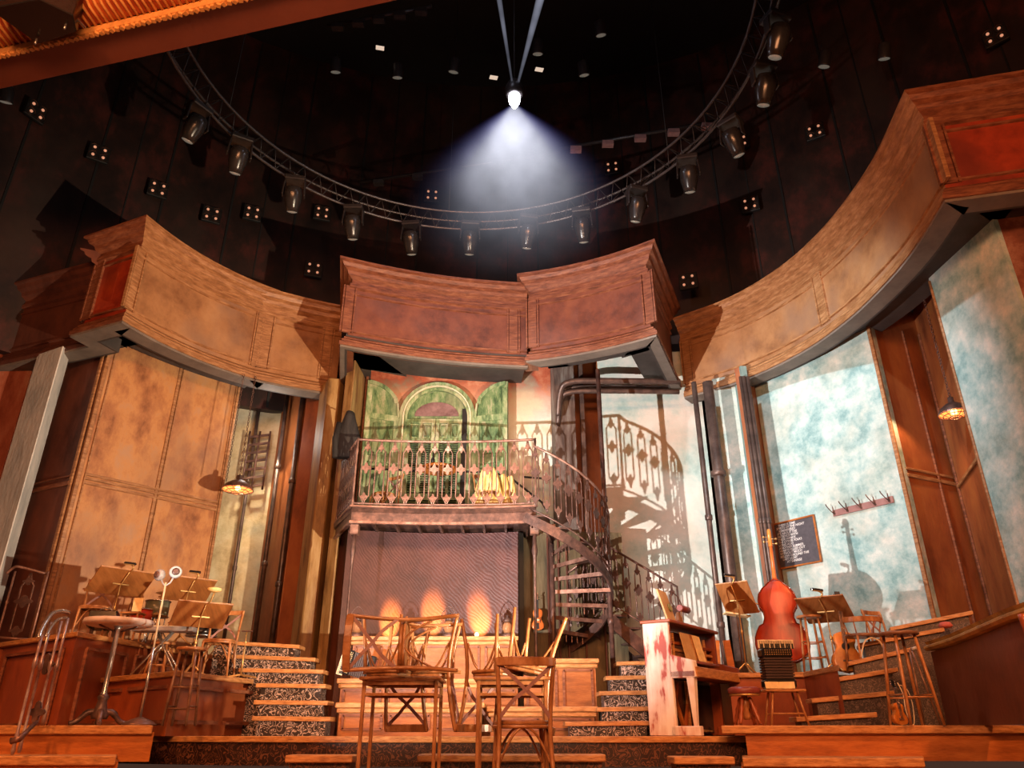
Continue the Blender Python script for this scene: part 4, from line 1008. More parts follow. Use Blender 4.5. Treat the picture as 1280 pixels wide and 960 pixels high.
drum('low black drum under the dish-lamp music stand', 253, 786, 11.0, .2, .1, 1.1, blackgloss)
def cymbal(label, px, py, Y, floor, r=.2):
    p = P(px, py, Y=Y); t = thing('cymbal', label, 'cymbal', (p.x, Y, floor)); z = p.z-floor
    m = MB(); m.lathe([(r, z), (r*.5, z+.02), (.03, z+.045), (.0, z+.05)], seg=24, cap=False); m.build('plate', brass, t)
    m = MB(); m.tube([(0, 0, .15), (0, 0, z+.08)], .009, 6); m.build('pole', chrome, t)
    for k in range(3):
        an = k*2*PI/3; m = MB(); m.tube([(0, 0, .28), (.18*math.cos(an), .18*math.sin(an), .01)], .008, 6); m.build('leg', chrome, t)
cymbal('brass cymbal between the two upper left music stands', 212, 742, 11.9, 1.1)
cymbal('brass cymbal just right of the red drum', 196, 770, 11.2, 1.1, .15)
p = P(206, 787, Y=10.35)
t = thing('electric_keyboard', 'grey electric keyboard on a folding stand before the left band gear', 'keyboard', (p.x, 10.35, .62), rz=.08)
z = p.z-.62
m = MB(); m.box((0, 0, z), (.80, .26, .06)); m.build('case', mottle('grey_case', [(.2, .18, .18), (.42, .38, .38)], 5, .3), t, bevel=.01)
m = MB(); m.box((0, -.06, z+.033), (.72, .1, .012)); kk = m.build('white_keys', cream_p, t)
m = MB()
for k in range(20): m.box((-.34+k*.036, -.04, z+.042), (.014, .06, .012))
m.build('black_keys', black, t)
for s in (-1, 1):
    m = MB(); m.tube([(s*.3, -.12, 0.01), (-s*.1, .0, z-.03)], .014, 6); m.build('stand_leg', chrome, t)
    m = MB(); m.tube([(s*.3, .12, 0.01), (-s*.1, .05, z-.03)], .014, 6); m.build('stand_leg', chrome, t)
p = P(126, 770, Y=10.5)
t = thing('equipment_case', 'black equipment case with carry handle beside the left cross-back chair', 'case', (p.x, 10.6, 1.1), rz=.15)
m = MB(); m.box((0, 0, .27), (.36, .2, .22), (-.25, 0, 0)); m.build('shell', blackgloss, t, bevel=.015)
m = MB(); m.tube(spline([(-.08, 0, .38), (-.05, 0, .43), (.05, 0, .43), (.08, 0, .38)], 4), .008, 6); m.build('handle', chrome, t)
for s in (-.14, .14): m = MB(); m.box((s, 0, .08), (.03, .14, .16)); m.build('leg', chairdark, t)
p = P(163, 772, Y=10.45)
t = thing('small_side_table', 'little wooden side table holding papers and bottles, left of the red drum', 'table', (p.x, 10.5, 1.1)); z = .36
m = MB(); m.box((0, 0, z-.01), (.26, .22, .02)); m.build('table_top', chairwood, t)
for s in (-1, 1):
    for q in (-1, 1): m = MB(); m.box((s*.11, q*.09, (z-.02)/2), (.02, .02, z-.02)); m.build('leg', chairwood, t)
for k, (dx, dy) in enumerate(((-.05, 0), (.02, .03))):
    b = MB(); b.lathe([(.024, 0), (.026, .02), (.026, .10), (.01, .14), (.01, .19)], (0, 0, 0), 12); o = b.build('bottle', blackgloss if k else mottle('brown_glass', [(.08, .03, .01), (.16, .07, .03)], 3, .15)); o.location = (p.x+dx, 10.5+dy, 1.1+z)
    tag(o, ['brown bottle on the little side table at left', 'black bottle on the little side table at left'][k], 'bottle')
m = MB(); m.box((0, 0, .09), (.12, .015, .18), (-.15, .0, .2)); o = m.build('paper_folder', paper); o.location = (p.x+.08, 10.42, 1.1+z+.004); tag(o, 'pale folder standing on the little side table at left', 'folder')
x, y = XY(291, 10.35)
t = thing('small_stand', 'slender brass T-topped stand with flat splayed feet on the left platform', 'stand', (x, y, .62))
m = MB(); m.tube([(0, 0, .05), (0, 0, .36)], .014, 8); m.build('pole', brass, t)
m = MB(); m.tube([(0, 0, .34), (0, 0, .58)], .008, 8); m.build('pole', brass, t)
m = MB(); m.box((0, 0, .585), (.14, .04, .014)); m.build('cross_top', iron, t)
for s in (-.25, PI+.25, 1.4): m = MB(); m.beam((0, 0, .05), (.22*math.cos(s), .22*math.sin(s)*.8, .012), .02, .02); m.build('foot', brass, t)
# extra small chair seat stool behind
x, y = XY(186, 10.5); s = bar_stool('low wooden stool behind the twin microphone on the lower left platform', .46, chairwood, rs=.15, rings=(.4,)); s.location = (x-.02, y, .62)
# ============================================================ INSTRUMENTS AND THINGS ON THE RIGHT
# upright piano
pi_ = thing('upright_piano', 'upright piano with peeling white paint over red on its side', 'piano', (1.56, 9.40, -.04), rz=math.radians(-35))
LN = 1.5; DT = .33; H = 1.22
m = MB(); m.box((DT/2, .03, H/2), (DT, .06, H)); m.build('side_panel', pianopaint, pi_, bevel=.008)
m = MB(); m.box((DT/2, LN-.03, H/2), (DT, .06, H)); m.build('side_panel', redwood, pi_, bevel=.008)
m = MB(); m.box((.03, LN/2, H/2), (.04, LN-.1, H-.05)); m.build('back_board', chairdark, pi_)
m = MB(); m.box((DT/2+.01, LN/2, H+.012), (DT+.06, LN+.05, .035)); m.build('lid', redwood, pi_, bevel=.008)
m = MB(); m.box((.19, LN/2, .34), (.04, LN-.12, .62)); m.build('lower_board', blackgloss, pi_)
for k, (ya, za, yb, zb) in enumerate(((.15, .1, .35, .58), (.45, .08, .2, .5), (.5, .1, .75, .6), (.62, .08, .62, .6))):
    m = MB(); m.beam((.23, ya, za), (.23, yb, zb), .05, .03, up=(1, 0, 0)); m.build('inner_brace', [redwood, deck, redwood, lip][k], pi_)
m = MB(); m.box((.28, LN*.29, .05), (.10, LN*.1, .1)); m.build('pedal_block', black, pi_)
for s in (0, 1, 2):
    m = MB(); m.beam((.3, LN/2-.1+s*.1, .06), (.42, LN/2-.1+s*.1, .05), .03, .015); m.build('pedal', brass, pi_)
# key bed, arms, legs
m = MB(); m.box((.46, LN/2, .64), (.30, LN, .07)); m.build('key_bed', redwood, pi_, bevel=.008)
m = MB(); m.beam((.615, 0.02, .66), (.615, LN-.02, .66), .03, .11); m.build('key_slip', lip, pi_, bevel=.006)
for y in (.05, LN-.05):
    m = MB(); m.hexa([(.3, y-.05, .60), (.62, y-.05, .60), (.62, y+.05, .60), (.3, y+.05, .60)], [(.3, y-.05, .86), (.6, y-.05, .78), (.6, y+.05, .78), (.3, y+.05, .86)]); m.build('key_block', pianopaint if y < .5 else redwood, pi_, bevel=.008)
    m = MB(); m.hexa([(.53, y-.025, .1), (.57, y-.025, .1), (.57, y+.025, .1), (.53, y+.025, .1)], [(.50, y-.045, .60), (.59, y-.045, .60), (.59, y+.045, .60), (.50, y+.045, .60)]); m.build('front_leg', pianopaint if y < .5 else redwood, pi_)
    m = MB(); m.box((.44, y, .05), (.34, .1, .1)); m.build('foot_block', pianopaint if y < .5 else redwood, pi_, bevel=.008)
m = MB(); m.box((.48, LN/2, .69), (.15, LN-.22, .025)); wk = m.build('white_keys', cream_p, pi_)
m = MB()
for k in range(52):
    if k % 7 in (0, 1, 3, 4, 5): m.box((.45, .13+k*(LN-.26)/52, .708), (.09, .011, .016))
m.build('black_keys', black, pi_)
for k in range(3):
    m = MB(); m.beam((.25, .08, .85+k*.08), (.27, LN-.08, .85+k*.08), .05, .035); m.build('action_rail', [lip, lip, redwood][k], pi_, bevel=.006)
for y in (.22, .9, 1.2):
    m = MB(); m.beam((.28, y, .72), (.26, y+.04, 1.12), .03, .02); m.build('action_post', lip, pi_)
m = MB(); m.box((.36, LN/2+.02, .80), (.14, 1.05, .03)); m.build('music_desk', redwood, pi_, bevel=.006)
def piano_item(name, label, cat, mb_list, group=None):
    M_ = Matrix.Translation(pi_.location) @ Matrix.Rotation(math.radians(-35), 4, 'Z')
    t = thing(name, label, cat, M_ @ Vector(mb_list[0]), rz=math.radians(-35))
    for nm, b, mt in mb_list[1]: b.build(nm, mt, t)
    return t
piano_item('score_folder', 'brown score folder leaning inside the open piano front', 'folder', ((.37, .52, .818), [('cover', MB().box((-.03, 0, .16), (.012, .3, .32), (0, -.2, 0)), cover)]))
piano_item('sheet_music', 'glowing yellow sheet music on the piano desk, right of the brown folder', 'sheet music', ((.39, .82, .818), [('page', MB().box((-.03, 0, .16), (.008, .24, .31), (0, -.22, .03)), paper), ('page', MB().box((-.045, -.06, .165), (.006, .24, .31), (0, -.18, -.03)), lip)]))
piano_item('score_book', 'large old score with a green emblem propped on the piano lid', 'book', ((.15, .42, H+.03), [('cover', MB().box((0, 0, .2), (.02, .33, .42), (0, -.28, .1)), cover), ('emblem', MB().lathe([(.05, 0), (.05, .012)], (.015, .06, .2), 14, Euler((0, PI/2-.28, 0)).to_matrix()), green)]))
t = piano_item('desk_lamp', 'gooseneck lamp with a brown tubular shade on the piano lid', 'lamp', ((.12, .95, H+.03), [
    ('base', MB().lathe([(.07, 0), (.07, .015), (.02, .03)], seg=16), iron),
    ('gooseneck', MB().tube(spline([(0, 0, .02), (0, .05, .2), (0, -.05, .36), (.0, -.25, .42), (.0, -.3, .3), (0, -.22, .25)], 6), .007, 6), iron),
    ('lamp_shade', MB().lathe([(.04, -.14), (.045, -.13), (.045, .13), (.04, .14)], (0, .08, .25), 12, Euler((PI/2, 0, 0)).to_matrix()), leather)]))
piano_item('metronome', 'small dark brass metronome on the piano lid beside the lamp', 'metronome', ((.17, .72, H+.03), [('case', MB().hexa([(-.04, -.05, 0), (.04, -.05, 0), (.04, .05, 0), (-.04, .05, 0)], [(-.015, -.02, .17), (.015, -.02, .17), (.015, .02, .17), (-.015, .02, .17)]), chairdark), ('arm', MB().beam((.045, 0, .03), (.03, .03, .2), .008), brass)]))
# piano stool
x, y = XY(936, 8.95)
t = thing('piano_stool', 'low round stool with oxblood leather seat and turned legs', 'stool', (x, y, dk))
m = MB(); m.lathe([(.15, .315), (.172, .325), (.178, .35), (.172, .375), (.14, .39), (0, .395)], seg=24, cap=False); m.build('seat', leather, t)
m = MB(); m.lathe([(.165, .30), (.165, .318)], seg=24); m.build('seat_rim', brass, t)
m = MB(); m.lathe([(.03, .06), (.05, .1), (.028, .16), (.045, .2), (.03, .3)], seg=12); m.build('screw_column', chairwood, t)
for k in range(4):
    a_ = PI/4+k*PI/2; c_, s_ = math.cos(a_), math.sin(a_); R_ = Vector((c_*.10, s_*.10, -.28)).to_track_quat('Z', 'Y').to_matrix()
    m = MB(); m.lathe([(.014, 0), (.024, .04), (.016, .08), (.028, .13), (.016, .17), (.026, .21), (.014, .25), (.022, .285)], (c_*.055, s_*.055, .285), 10, R_); m.build('leg', redwood, t)
# accordion bench
x, y = XY(985, 8.9)
t = thing('small_bench', 'narrow wooden bench carrying the black accordion', 'bench', (x, y, dk))
m = MB(); m.box((0, 0, .35), (.44, .26, .025)); m.build('bench_top', lip, t, bevel=.005)
for s in (-1, 1):
    for q in (-1, 1): m = MB(); m.tube([(s*.2, q*.11, 0), (s*.13, q*.08, .34)], .013, 6); m.build('leg', chairwood, t)
    m = MB(); m.tube([(-.18, s*.1, .12), (.18, s*.1, .12)], .009, 6); m.build('rung', chairwood, t)
def accordion(label, loc, rot, keys=22):
    t = thing('accordion', label, 'accordion', loc, rot=rot)
    m = MB(); m.box((-.16, 0, .17), (.10, .2, .34)); m.build('treble_case', blackgloss, t, bevel=.02)
    m = MB(); m.box((.16, 0, .17), (.10, .2, .34)); m.build('bass_case', blackgloss, t, bevel=.02)
    m = MB()
    for k in range(8): m.box((-.10+k*.0285, 0, .17), (.018, .19, .32))
    m.box((0, 0, .17), (.2, .16, .29)); m.build('bellows', plain('bellows_cloth', (.035, .015, .013), .5) if 'bellows_cloth' not in MATS else MATS['bellows_cloth'], t)
    m = MB(); m.box((-.255, -.04, .18), (.09, .025, .40)); kb = m.build('keyboard', cream_p, t, bevel=.003)
    m = MB()
    for k in range(keys): m.box((-.245, -.056, .0+k*.37/keys), (.09, .006, .004))
    m.build('key_gaps', black, kb)
    m = MB()
    for k in range(keys):
        if k % 7 not in (2, 6): m.box((-.23, -.06, .01+k*.37/keys), (.055, .012, .010))
    m.build('black_keys', black, kb)
    m = MB()
    for i in range(3):
        for j in range(12): m.lathe([(.006, 0), (.006, .01)], (-.185+i*.022, -.105, .03+j*.025), 6, Euler((PI/2, 0, 0)).to_matrix())
    m.build('buttons', brass, t)
    m = MB(); m.box((.21, -.03, .17), (.012, .05, .26)); m.build('hand_strap', leather, t)
    return t
# keyboard on top, body lying on its side
ac = accordion('black accordion resting on the small bench with ivory keys uppermost', (x+.20, y+.02, dk+.365+.215), rotm((0, 0, -1), (0, 1, 0), (-1, 0, 0)) if False else rotm((0, 0, -1), Vector((0, 0, 0)) if False else (0, 1, 0), (1, 0, 0)))
ac.location = (x-.19, y+.02, dk+.365+.215)
p = P(430, 842, Y=10.55)
ac2 = accordion('accordion with a red-dashed ivory keyboard leaning at the left end of the tier', (p.x+.17, 10.56, .64), (0, .25, 0))
ac2.scale = (.92, .92, .92)
m = MB(); m.box((-.08, 0, .035), (.16, .012, .07), (-.2, 0, .18)); m.box((.08, 0, .035), (.16, .012, .07), (-.2, 0, -.18)); o = m.build('open_book', paper)
o.location = (x-.06, y-.12, dk+.366); tag(o, 'small open yellowed book on the bench in front of the accordion', 'book')
# double bass (back to the audience)
def body_mesh(mb, prof, th, dome, L, M_, n=28, k=9):
    """prof: list (t, half width); body along local z, front at -y"""
    ts = [q[0] for q in prof]
    def hw(t_):
        for (t0, w0), (t1, w1) in zip(prof, prof[1:]):
            if t0 <= t_ <= t1:
                u_ = (t_-t0)/(t1-t0); u_ = u_*u_*(3-2*u_); return w0+(w1-w0)*u_
        return prof[-1][1]
    F_, B_ = [], []
    for i in range(n+1):
        tt = i/n; w = max(hw(tt), .004); e_ = min(1, math.sin(PI*min(max(tt, .02), .98))*2.2)
        rf, rb = [], []
        for j in range(k+1):
            u_ = -1+2*j/k; dd = dome*(1-u_*u_)*e_
            rf.append(mb.bm.verts.new(M_ @ Vector((w*u_, -th/2-dd, tt*L)))); rb.append(mb.bm.verts.new(M_ @ Vector((w*u_, th/2+dd, tt*L))))
        F_.append(rf); B_.append(rb)
    for i in range(n):
        for j in range(k):
            f = mb.bm.faces.new((F_[i][j], F_[i][j+1], F_[i+1][j+1], F_[i+1][j])); f.smooth = True
            f = mb.bm.faces.new((B_[i][j], B_[i+1][j], B_[i+1][j+1], B_[i][j+1])); f.smooth = True
        mb.bm.faces.new((F_[i][0], F_[i+1][0], B_[i+1][0], B_[i][0])); mb.bm.faces.new((F_[i][k], B_[i][k], B_[i+1][k], F_[i+1][k]))
    for i in (0, n):
        for j in range(k): mb.bm.faces.new((F_[i][j], B_[i][j], B_[i][j+1], F_[i][j+1]))
    return mb
violprof = [(0, .03), (.02, .5), (.06, .78), (.13, .95), (.20, 1.0), (.28, .97), (.36, .84), (.41, .72), (.425, .74), (.44, .62), (.52, .56), (.60, .60), (.635, .72), (.65, .70), (.70, .76), (.78, .80), (.86, .75), (.93, .58), (.97, .34), (1, .14)]
bassprof = [(0, .03), (.02, .45), (.06, .75), (.13, .94), (.21, 1.0), (.30, .98), (.38, .88), (.435, .78), (.445, .72), (.46, .62), (.53, .55), (.60, .57), (.65, .66), (.66, .70), (.74, .73), (.82, .68), (.89, .52), (.94, .34), (.98, .20), (1, .12)]
guitprof = [(0, .03), (.02, .5), (.07, .78), (.16, .95), (.26, 1.0), (.38, .94), (.50, .74), (.58, .62), (.66, .62), (.76, .72), (.86, .74), (.93, .64), (.98, .36), (1, .1)]
I4 = Matrix.Identity(4)
x, y = XY(993, 10.85)
bs = thing('double_bass', 'glossy red double bass standing upright with its back to the audience', 'double bass', (x, y, .68), rot=(.04, -.02, PI-.35))
LB_ = 1.12
m = MB(); body_mesh(m, [(t_, w_*.345) for t_, w_ in bassprof], .17, .035, LB_, Matrix.Translation((0, 0, .16))); m.build('body', bassm, bs)
for s in (0, 1):
    m = MB(); pts = []
    q = [(t_, w_*.345) for t_, w_ in bassprof][1:-1]
    ysd = -.085 if s else .085
    ring = [Vector((w_*1.01, ysd, .16+t_*LB_)) for t_, w_ in q]+[Vector((-w_*1.01, ysd, .16+t_*LB_)) for t_, w_ in q[::-1]]
    m.tube(ring, .010, 5, closed=True); m.build('edging', mottle('dark_varnish_edge', [(.10, .012, .006), (.2, .03, .01)], 2, .2) if 'dark_varnish_edge' not in MATS else MATS['dark_varnish_edge'], bs)
m = MB(); m.tube([(0, -.02, .16+LB_-.08), (0, -.05, .16+LB_+.1), (0, -.06, .16+LB_+.52)], [.045, .03, .024], 8); m.build('neck', violm, bs)
m = MB(); m.beam((0, -.10, .95), (0, -.075, 1.80), .06, .02, up=(0, 1, 0)); m.build('fingerboard', black, bs)
m = MB(); m.tube(spline([(0, -.06, 1.78), (0, -.07, 1.88), (0, -.05, 1.98), (0, -.10, 2.03), (0, -.13, 1.98), (0, -.10, 1.96)], 5), [.030]*12+[.028]*14, 8); hd = m.build('scroll_head', guitm, bs)
for k in range(4):
    s = 1 if k % 2 else -1; z = 1.82+k*.035
    m = MB(); m.tube([(0, -.06, z), (s*.075, -.06, z)], .006, 6); m.lathe([(.004, -.018), (.018, -.01), (.018, .01), (.004, .018)], (s*.085, -.06, z), 8, Euler((0, PI/2, 0)).to_matrix()); m.build('tuning_peg', brass, hd)
m = MB(); m.box((0, -.15, .62), (.15, .02, .13)); m.build('bridge', cream_p, bs)
m = MB()
for k in range(4): m.tube([(-.03+k*.02, -.14, .33), (-.03+k*.02, -.18, .68), (-.015+k*.01, -.09, 1.80)], .0025, 4)
m.build('strings', chrome, bs)
m = MB(); m.tube([(0, 0, 0), (0, 0, .17)], .008, 6); m.build('endpin', chrome, bs)
m = MB(); m.tube([(.20, .07, .92), (.33, .10, .97)], .009, 6); m.build('side_hook', brass, bs)
# small vertical wooden stand left of bass
x, y = XY(921, 10.75)
t = thing('wooden_display_stand', 'two narrow orange boards on a tripod behind the tilted music stand', 'stand', (x+.02, 11.1, .68))
for s in (-1, 1):
    m = MB(); m.box((s*.09, 0, .27), (.10, .02, .44), (0, -s*.08, 0)); m.build('board', deck, t, bevel=.004)
m = MB(); m.tube([(0, 0, .05), (0, 0, .4)], .012, 6); m.build('pole', iron, t)
for an in (.2, 2.2, 4.2): m = MB(); m.tube([(0, 0, .10), (.17*math.cos(an), .17*math.sin(an), .012)], .012, 6); m.build('foot', chairwood, t)
# small black mixer hanging next to music stand
p = P(922, 768, Y=10.9); t = thing('mixer_tray', 'small tray of black sound gear on a pole below the tilted music stand', 'tray', (p.x, 10.95, .68)); z = p.z-.68
m = MB(); m.box((0, 0, z), (.34, .2, .02), (0, .15, 0)); m.build('tray', paper, t)
m = MB(); m.box((0, 0, z+.03), (.22, .12, .05), (0, .15, 0)); m.build('mixer', blackgloss, t, bevel=.01)
m = MB(); m.tube([(0, 0, .0), (0, 0, z)], .01, 6); m.build('pole', iron, t)
# tall stool, guitar, chairs on right platform
x, y = XY(1034, 10.5); s = bar_stool('tall wooden stool between the double bass and the wide music stand', .74, chairwood, rs=.16, rings=(.28, .55), splay=.06, name='tall_stool'); s.location = (x-.0, y, .68)
def guitar(label, cat_name, L, hw, th, mat, loc, rot, scale_len=.42, hole=True, cut=False):
    t = thing(cat_name, label, 'guitar', loc, rot=rot)
    m = MB(); body_mesh(m, [(t_, w_*hw) for t_, w_ in guitprof], th, .004, L, I4); m.build('body', mat, t)
    nk = L+.34*L/.48
    m = MB(); m.beam((0, -th/2-.008, L*.72), (0, -th/2-.006, nk), .05*hw/.19, .014, up=(0, 1, 0)); m.build('neck', chairdark, t)
    m = MB(); m.beam((0, -th/2-.004, nk), (0, -th/2+.02, nk+.17*L/.48), .07*hw/.19, .016, up=(0, 1, 0)); hd = m.build('headstock', black, t, bevel=.004)
    for k in range(6):
        s_ = -1 if k < 3 else 1; m = MB(); m.lathe([(.008, -.008), (.008, .008)], (s_*.055*hw/.19, -th/2+.01, nk+(.04+(k % 3)*.045)*L/.48), 8, Euler((0, PI/2, 0)).to_matrix()); m.build('tuning_peg', chrome, hd)
    if hole:
        m = MB(); m.lathe([(.26*hw, 0), (.26*hw, .004)], (0, -th/2-.006, L*.62), 18, Euler((PI/2, 0, 0)).to_matrix()); m.build('sound_hole', black, t)
    m = MB(); m.box((0, -th/2-.012, L*.26), (.6*hw, .012, .02)); m.build('bridge', chairdark, t)
    m = MB()
    for k in range(6): m.tube([((-.5+k/5)*.028, -th/2-.018, L*.26), ((-.5+k/5)*.024, -th/2-.016, nk)], .0014, 3)
    m.build('strings', chrome, t)
    return t
x, y = XY(1079, 10.25)
guitar('orange acoustic guitar with a round sound hole leaning beside the wide music stand', 'acoustic_guitar', .50, .185, .10, guitm, (x-.05, y, .69), (-.14, .05, -.2))
x, y = XY(1141, 10.9)
c = dup(chair0, (x, 10.95, .70), rz=.55, label='cross-back chair in front of the teal wall at the right end of the band platform')
# captain's chair
x, y = XY(1104, 9.95)
t = thing('captains_chair', 'low round-backed wooden armchair on the right band platform beside the stairs', 'chair', (x-.03, y, .68), rz=.1)
ang = [PI*1.05+PI*.9*k/14 for k in range(15)]
m = MB()
q = [(.25*math.cos(a_), .23*math.sin(a_)) for a_ in ang]
m.sweep(q, [(-.015, .568), (.015, .568), (.017, .633), (-.013, .633)])
m.build('back_rail', chairwood, t, bevel=.005)
m = MB(); m.lathe([(.2, .40), (.215, .41), (.215, .43), (.2, .44)], seg=24); m.build('seat', chairdark, t)
for k in (0, 3, 6, 8, 11, 14):
    m = MB(); m.tube([(q[k][0]*.82, q[k][1]*.82, .43), (q[k][0], q[k][1], .58)], .009, 6); m.build('spindle', chairwood, t)
for s in (-1, 1):
    for r in (-1, 1): m = MB(); m.tube([(s*.19, r*.18, 0), (s*.15, r*.14, .41)], .015, 6); m.build('leg', chairwood, t)
    m = MB(); m.tube(spline([(s*.0, -.19, .38), (s*.1, -.19, .33), (s*.175, -.18, .15)], 5), .009, 6); m.build('bent_brace', cream_p, t)
# big bar stool front right
x, y = XY(1148, 8.35)
s = bar_stool('tall dark wooden bar stool at the front edge of the right deck', .90, chairwood, rs=.20, rings=(.30,), splay=.10, top=chairdark); s.location = (x, y, dk); s.rotation_euler = (0, 0, .12)
x, y = XY(1128, 8.75)
g = guitar('small sunburst mandolin with pale looped cable standing by the bar stool legs', 'mandolin', .22, .088, .04, guitm, (x-.0, y, dk+.005), (-.1, .06, .25), hole=False)
m = MB(); m.tube(spline([(.03, -.05, .42), (.06, -.06, .3), (.05, -.06, .15), (.08, -.06, .02), (.13, -.05, .03), (.16, -.05, .22), (.13, -.05, .36), (.06, -.04, .40)], 5), .005, 5); m.build('cable', cream_p, g)
# tripod poles behind bar stool
x, y = XY(1172, 8.9)
t = thing('folded_tripod', 'folded dark tripod with a white tip behind the tall bar stool', 'tripod', (x, y, dk))
for k, (a_, b_) in enumerate((((.05, 0), (-.08, .02)), ((.12, .03), (-.03, .0)), ((-.1, .05), (-.10, .03)))):
    m = MB(); m.tube([(a_[0], a_[1], 0.005), (b_[0], b_[1], .78)], .012, 6); m.build('leg', chairdark, t)
m = MB(); m.tube([(-.09, .01, .78), (-.02, .01, .80)], .02, 8); m.build('head', whitem, t)
# ramp half wall with rail
rp = [pz(1160, 803, .95), pz(1190, 793, .95), pz(1222, 779, .95), pz(1255, 764, .95), pz(1282, 754, .95), pz(1330, 738, .95)]
rp = spline(rp, 4)
t = thing('curved_half_wall', 'curved red brown half wall with a wooden hand rail tinted as if lit yellow at right', 'half wall', (rp[6][0], rp[6][1], dk))
m = MB(); m.sweep([(p_[0]+.05, p_[1]+.08) for p_ in rp], [(0, dk), (0, .85), (-.08, .85), (-.08, dk)]); m.build('wall_panel', mottle('dark_red_brown_panel', [(.09, .022, .010), (.17, .045, .018), (.22, .07, .03)], 1.3, .38, .1), t, world=True)
m = MB(); m.sweep(rp, [(.04, .855), (.06, .88), (.06, .90), (.02, .92), (.04, .95), (-.12, .96), (-.14, .855)]); m.build('hand_rail', mottle('oak_with_painted_yellow_light', [(.22, .11, .03), (.52, .32, .09), (.66, .46, .17)], 2.6, .4, .1), t, world=True)  # yellow light on the rail is painted into its colour
x, y = pz(1276, 790, .9)
m = MB(); m.lathe([(.02, .30), (.03, .36), (.018, .42), (.032, .6), (.02, .72), (.03, .8), (.03, .85)], (rp[-5][0]-.12, rp[-5][1]-.1, 0), 12); m.build('turned_post', redwood, t, world=True)
p = P(1186, 781, Y=9.9)
m = MB(); m.lathe([(.0, 0), (.07, .005), (.085, .03), (.06, .07), (.0, .08)], (0, 0, 0), 12, cap=False); o = m.build('cloth_bundle', plain('pink_cloth', (.5, .12, .10), .8)); o.location = (p.x, 9.98, p.z-.03); tag(o, 'small pink cloth bundle on the upper right stairs', 'cloth')
for k, (px, py, lb) in enumerate(((1103, 788, 'left small white cup on the right platform behind the stairs'), (1147, 742, 'white cup on the ledge below the teal wall'))):
    p = P(px, py, Y=10.2)
# violin on the wall
p = P(672, 770, Y=13.28)
t = thing('violin', 'orange violin hanging on the dark board wall under the spiral stair', 'violin', (p.x, 13.24, p.z-.24))
m = MB(); body_mesh(m, [(t_, w_*.105) for t_, w_ in violprof], .035, .012, .36, I4); m.build('body', violm, t)
m = MB(); m.beam((0, -.035, .2), (0, -.03, .50), .026, .012, up=(0, 1, 0)); m.build('fingerboard', black, t)
m = MB(); m.tube(spline([(0, -.02, .48), (0, -.025, .54), (0, -.01, .59), (0, -.04, .60)], 4), .014, 6); hd = m.build('scroll_head', chairdark, t)
for k in range(4):
    s_ = -1 if k % 2 else 1; m = MB(); m.tube([(0, -.02, .50+k*.02), (s_*.035, -.02, .50+k*.02)], .006, 5); m.build('peg', black, hd)
m = MB(); m.beam((0, -.038, .02), (0, -.042, .12), .035, .01, up=(0, 1, 0)); m.build('tailpiece', black, t)
m = MB(); m.box((0, -.045, .165), (.05, .008, .03)); m.build('bridge', cream_p, t)
for s_ in (-1, 1): m = MB(); m.tube(spline([(s_*.04, -.028, .12), (s_*.045, -.03, .15), (s_*.035, -.032, .18), (s_*.04, -.03, .21)], 3), .004, 5); m.build('sound_slot', black, t)

# ---------- wall things on the right wall
def onwall(px, py, A, B, off=0):
    A = Vector(A); B = Vector(B); d = (B-A).normalized(); n = Vector((d.y, -d.x)); r = P(px, py, Y=1)
    # ray (r.x s, s, r.z s); (ray - A) . n = off
    s_ = (A.dot(n)+off)/(Vector((r.x, 1)).dot(n)); return Vector((r.x*s_, s_, r.z*s_))
dW = (Vector(TR_B)-Vector(TR_A)).normalized(); angW = math.atan2(dW.y, dW.x)
c = onwall(996, 678, TR_A, TR_B, .03); tl = onwall(965, 655, TR_A, TR_B, .03); tr = onwall(1015, 643, TR_A, TR_B, .03); bl = onwall(977, 711, TR_A, TR_B, .03)
cw = (tr-tl).to_2d().length; ch = abs(tl.z-bl.z)
t = thing('chalkboard', 'framed chalkboard covered in white handwriting on the teal wall', 'chalkboard', c, rz=angW)
m = MB(); m.box((0, 0, 0), (cw, .02, ch)); m.build('slate', greyboard, t)
m = MB()
for s_ in (-1, 1): m.box((0, -.012, s_*(ch/2-.012)), (cw+.02, .035, .028)); m.box((s_*(cw/2-.0), -.012, 0), (.028, .035, ch))
m.build('frame', deck, t, bevel=.004)
lines = ['THERE IS TIME', 'SPIRITS OF THE NIGHT', 'REMEMBERED', "IT'S ABOUT THE", 'PATIENCE WITH', 'THESE HANDS', 'THE OTHER FOLKS', 'LONG AGO', 'ANOTHER SUMMER', 'HEARTS FILLED OUT', 'WITHOUT MUCH', 'BELOW GROUND THE', 'LAST LIGHT', 'AT SUNRISE']
for k, s_ in enumerate(lines):
    cu = bpy.data.curves.new('handwriting', 'FONT'); cu.body = s_; cu.size = ch/14.5; cu.offset = .0012; cu.align_x = 'LEFT'; cu.shear = .15
    o = bpy.data.objects.new('handwriting', cu); COL.objects.link(o)
    dg = bpy.context.evaluated_depsgraph_get(); me = bpy.data.meshes.new_from_object(o.evaluated_get(dg)); bpy.data.objects.remove(o)
    me.materials.clear(); me.materials.append(chalk)
    o = bpy.data.objects.new('chalk_handwriting', me); COL.objects.link(o); o.parent = t
    o.location = (-cw/2+.05+(.04 if k in (0, 2, 12) else 0)+.12*(k == 13), -.013, ch/2-.075-k*(ch-.10)/14.3); o.rotation_euler = (PI/2, 0, 0)
a_ = onwall(1041, 641, TR_A, TR_B, .03); b_ = onwall(1117, 625, TR_A, TR_B, .03); cc = (a_+b_)/2
t = thing('coat_rack', 'pinkish wooden board with five dark coat hooks on the teal wall', 'coat rack', cc, rz=angW); wl_ = (b_-a_).to_2d().length
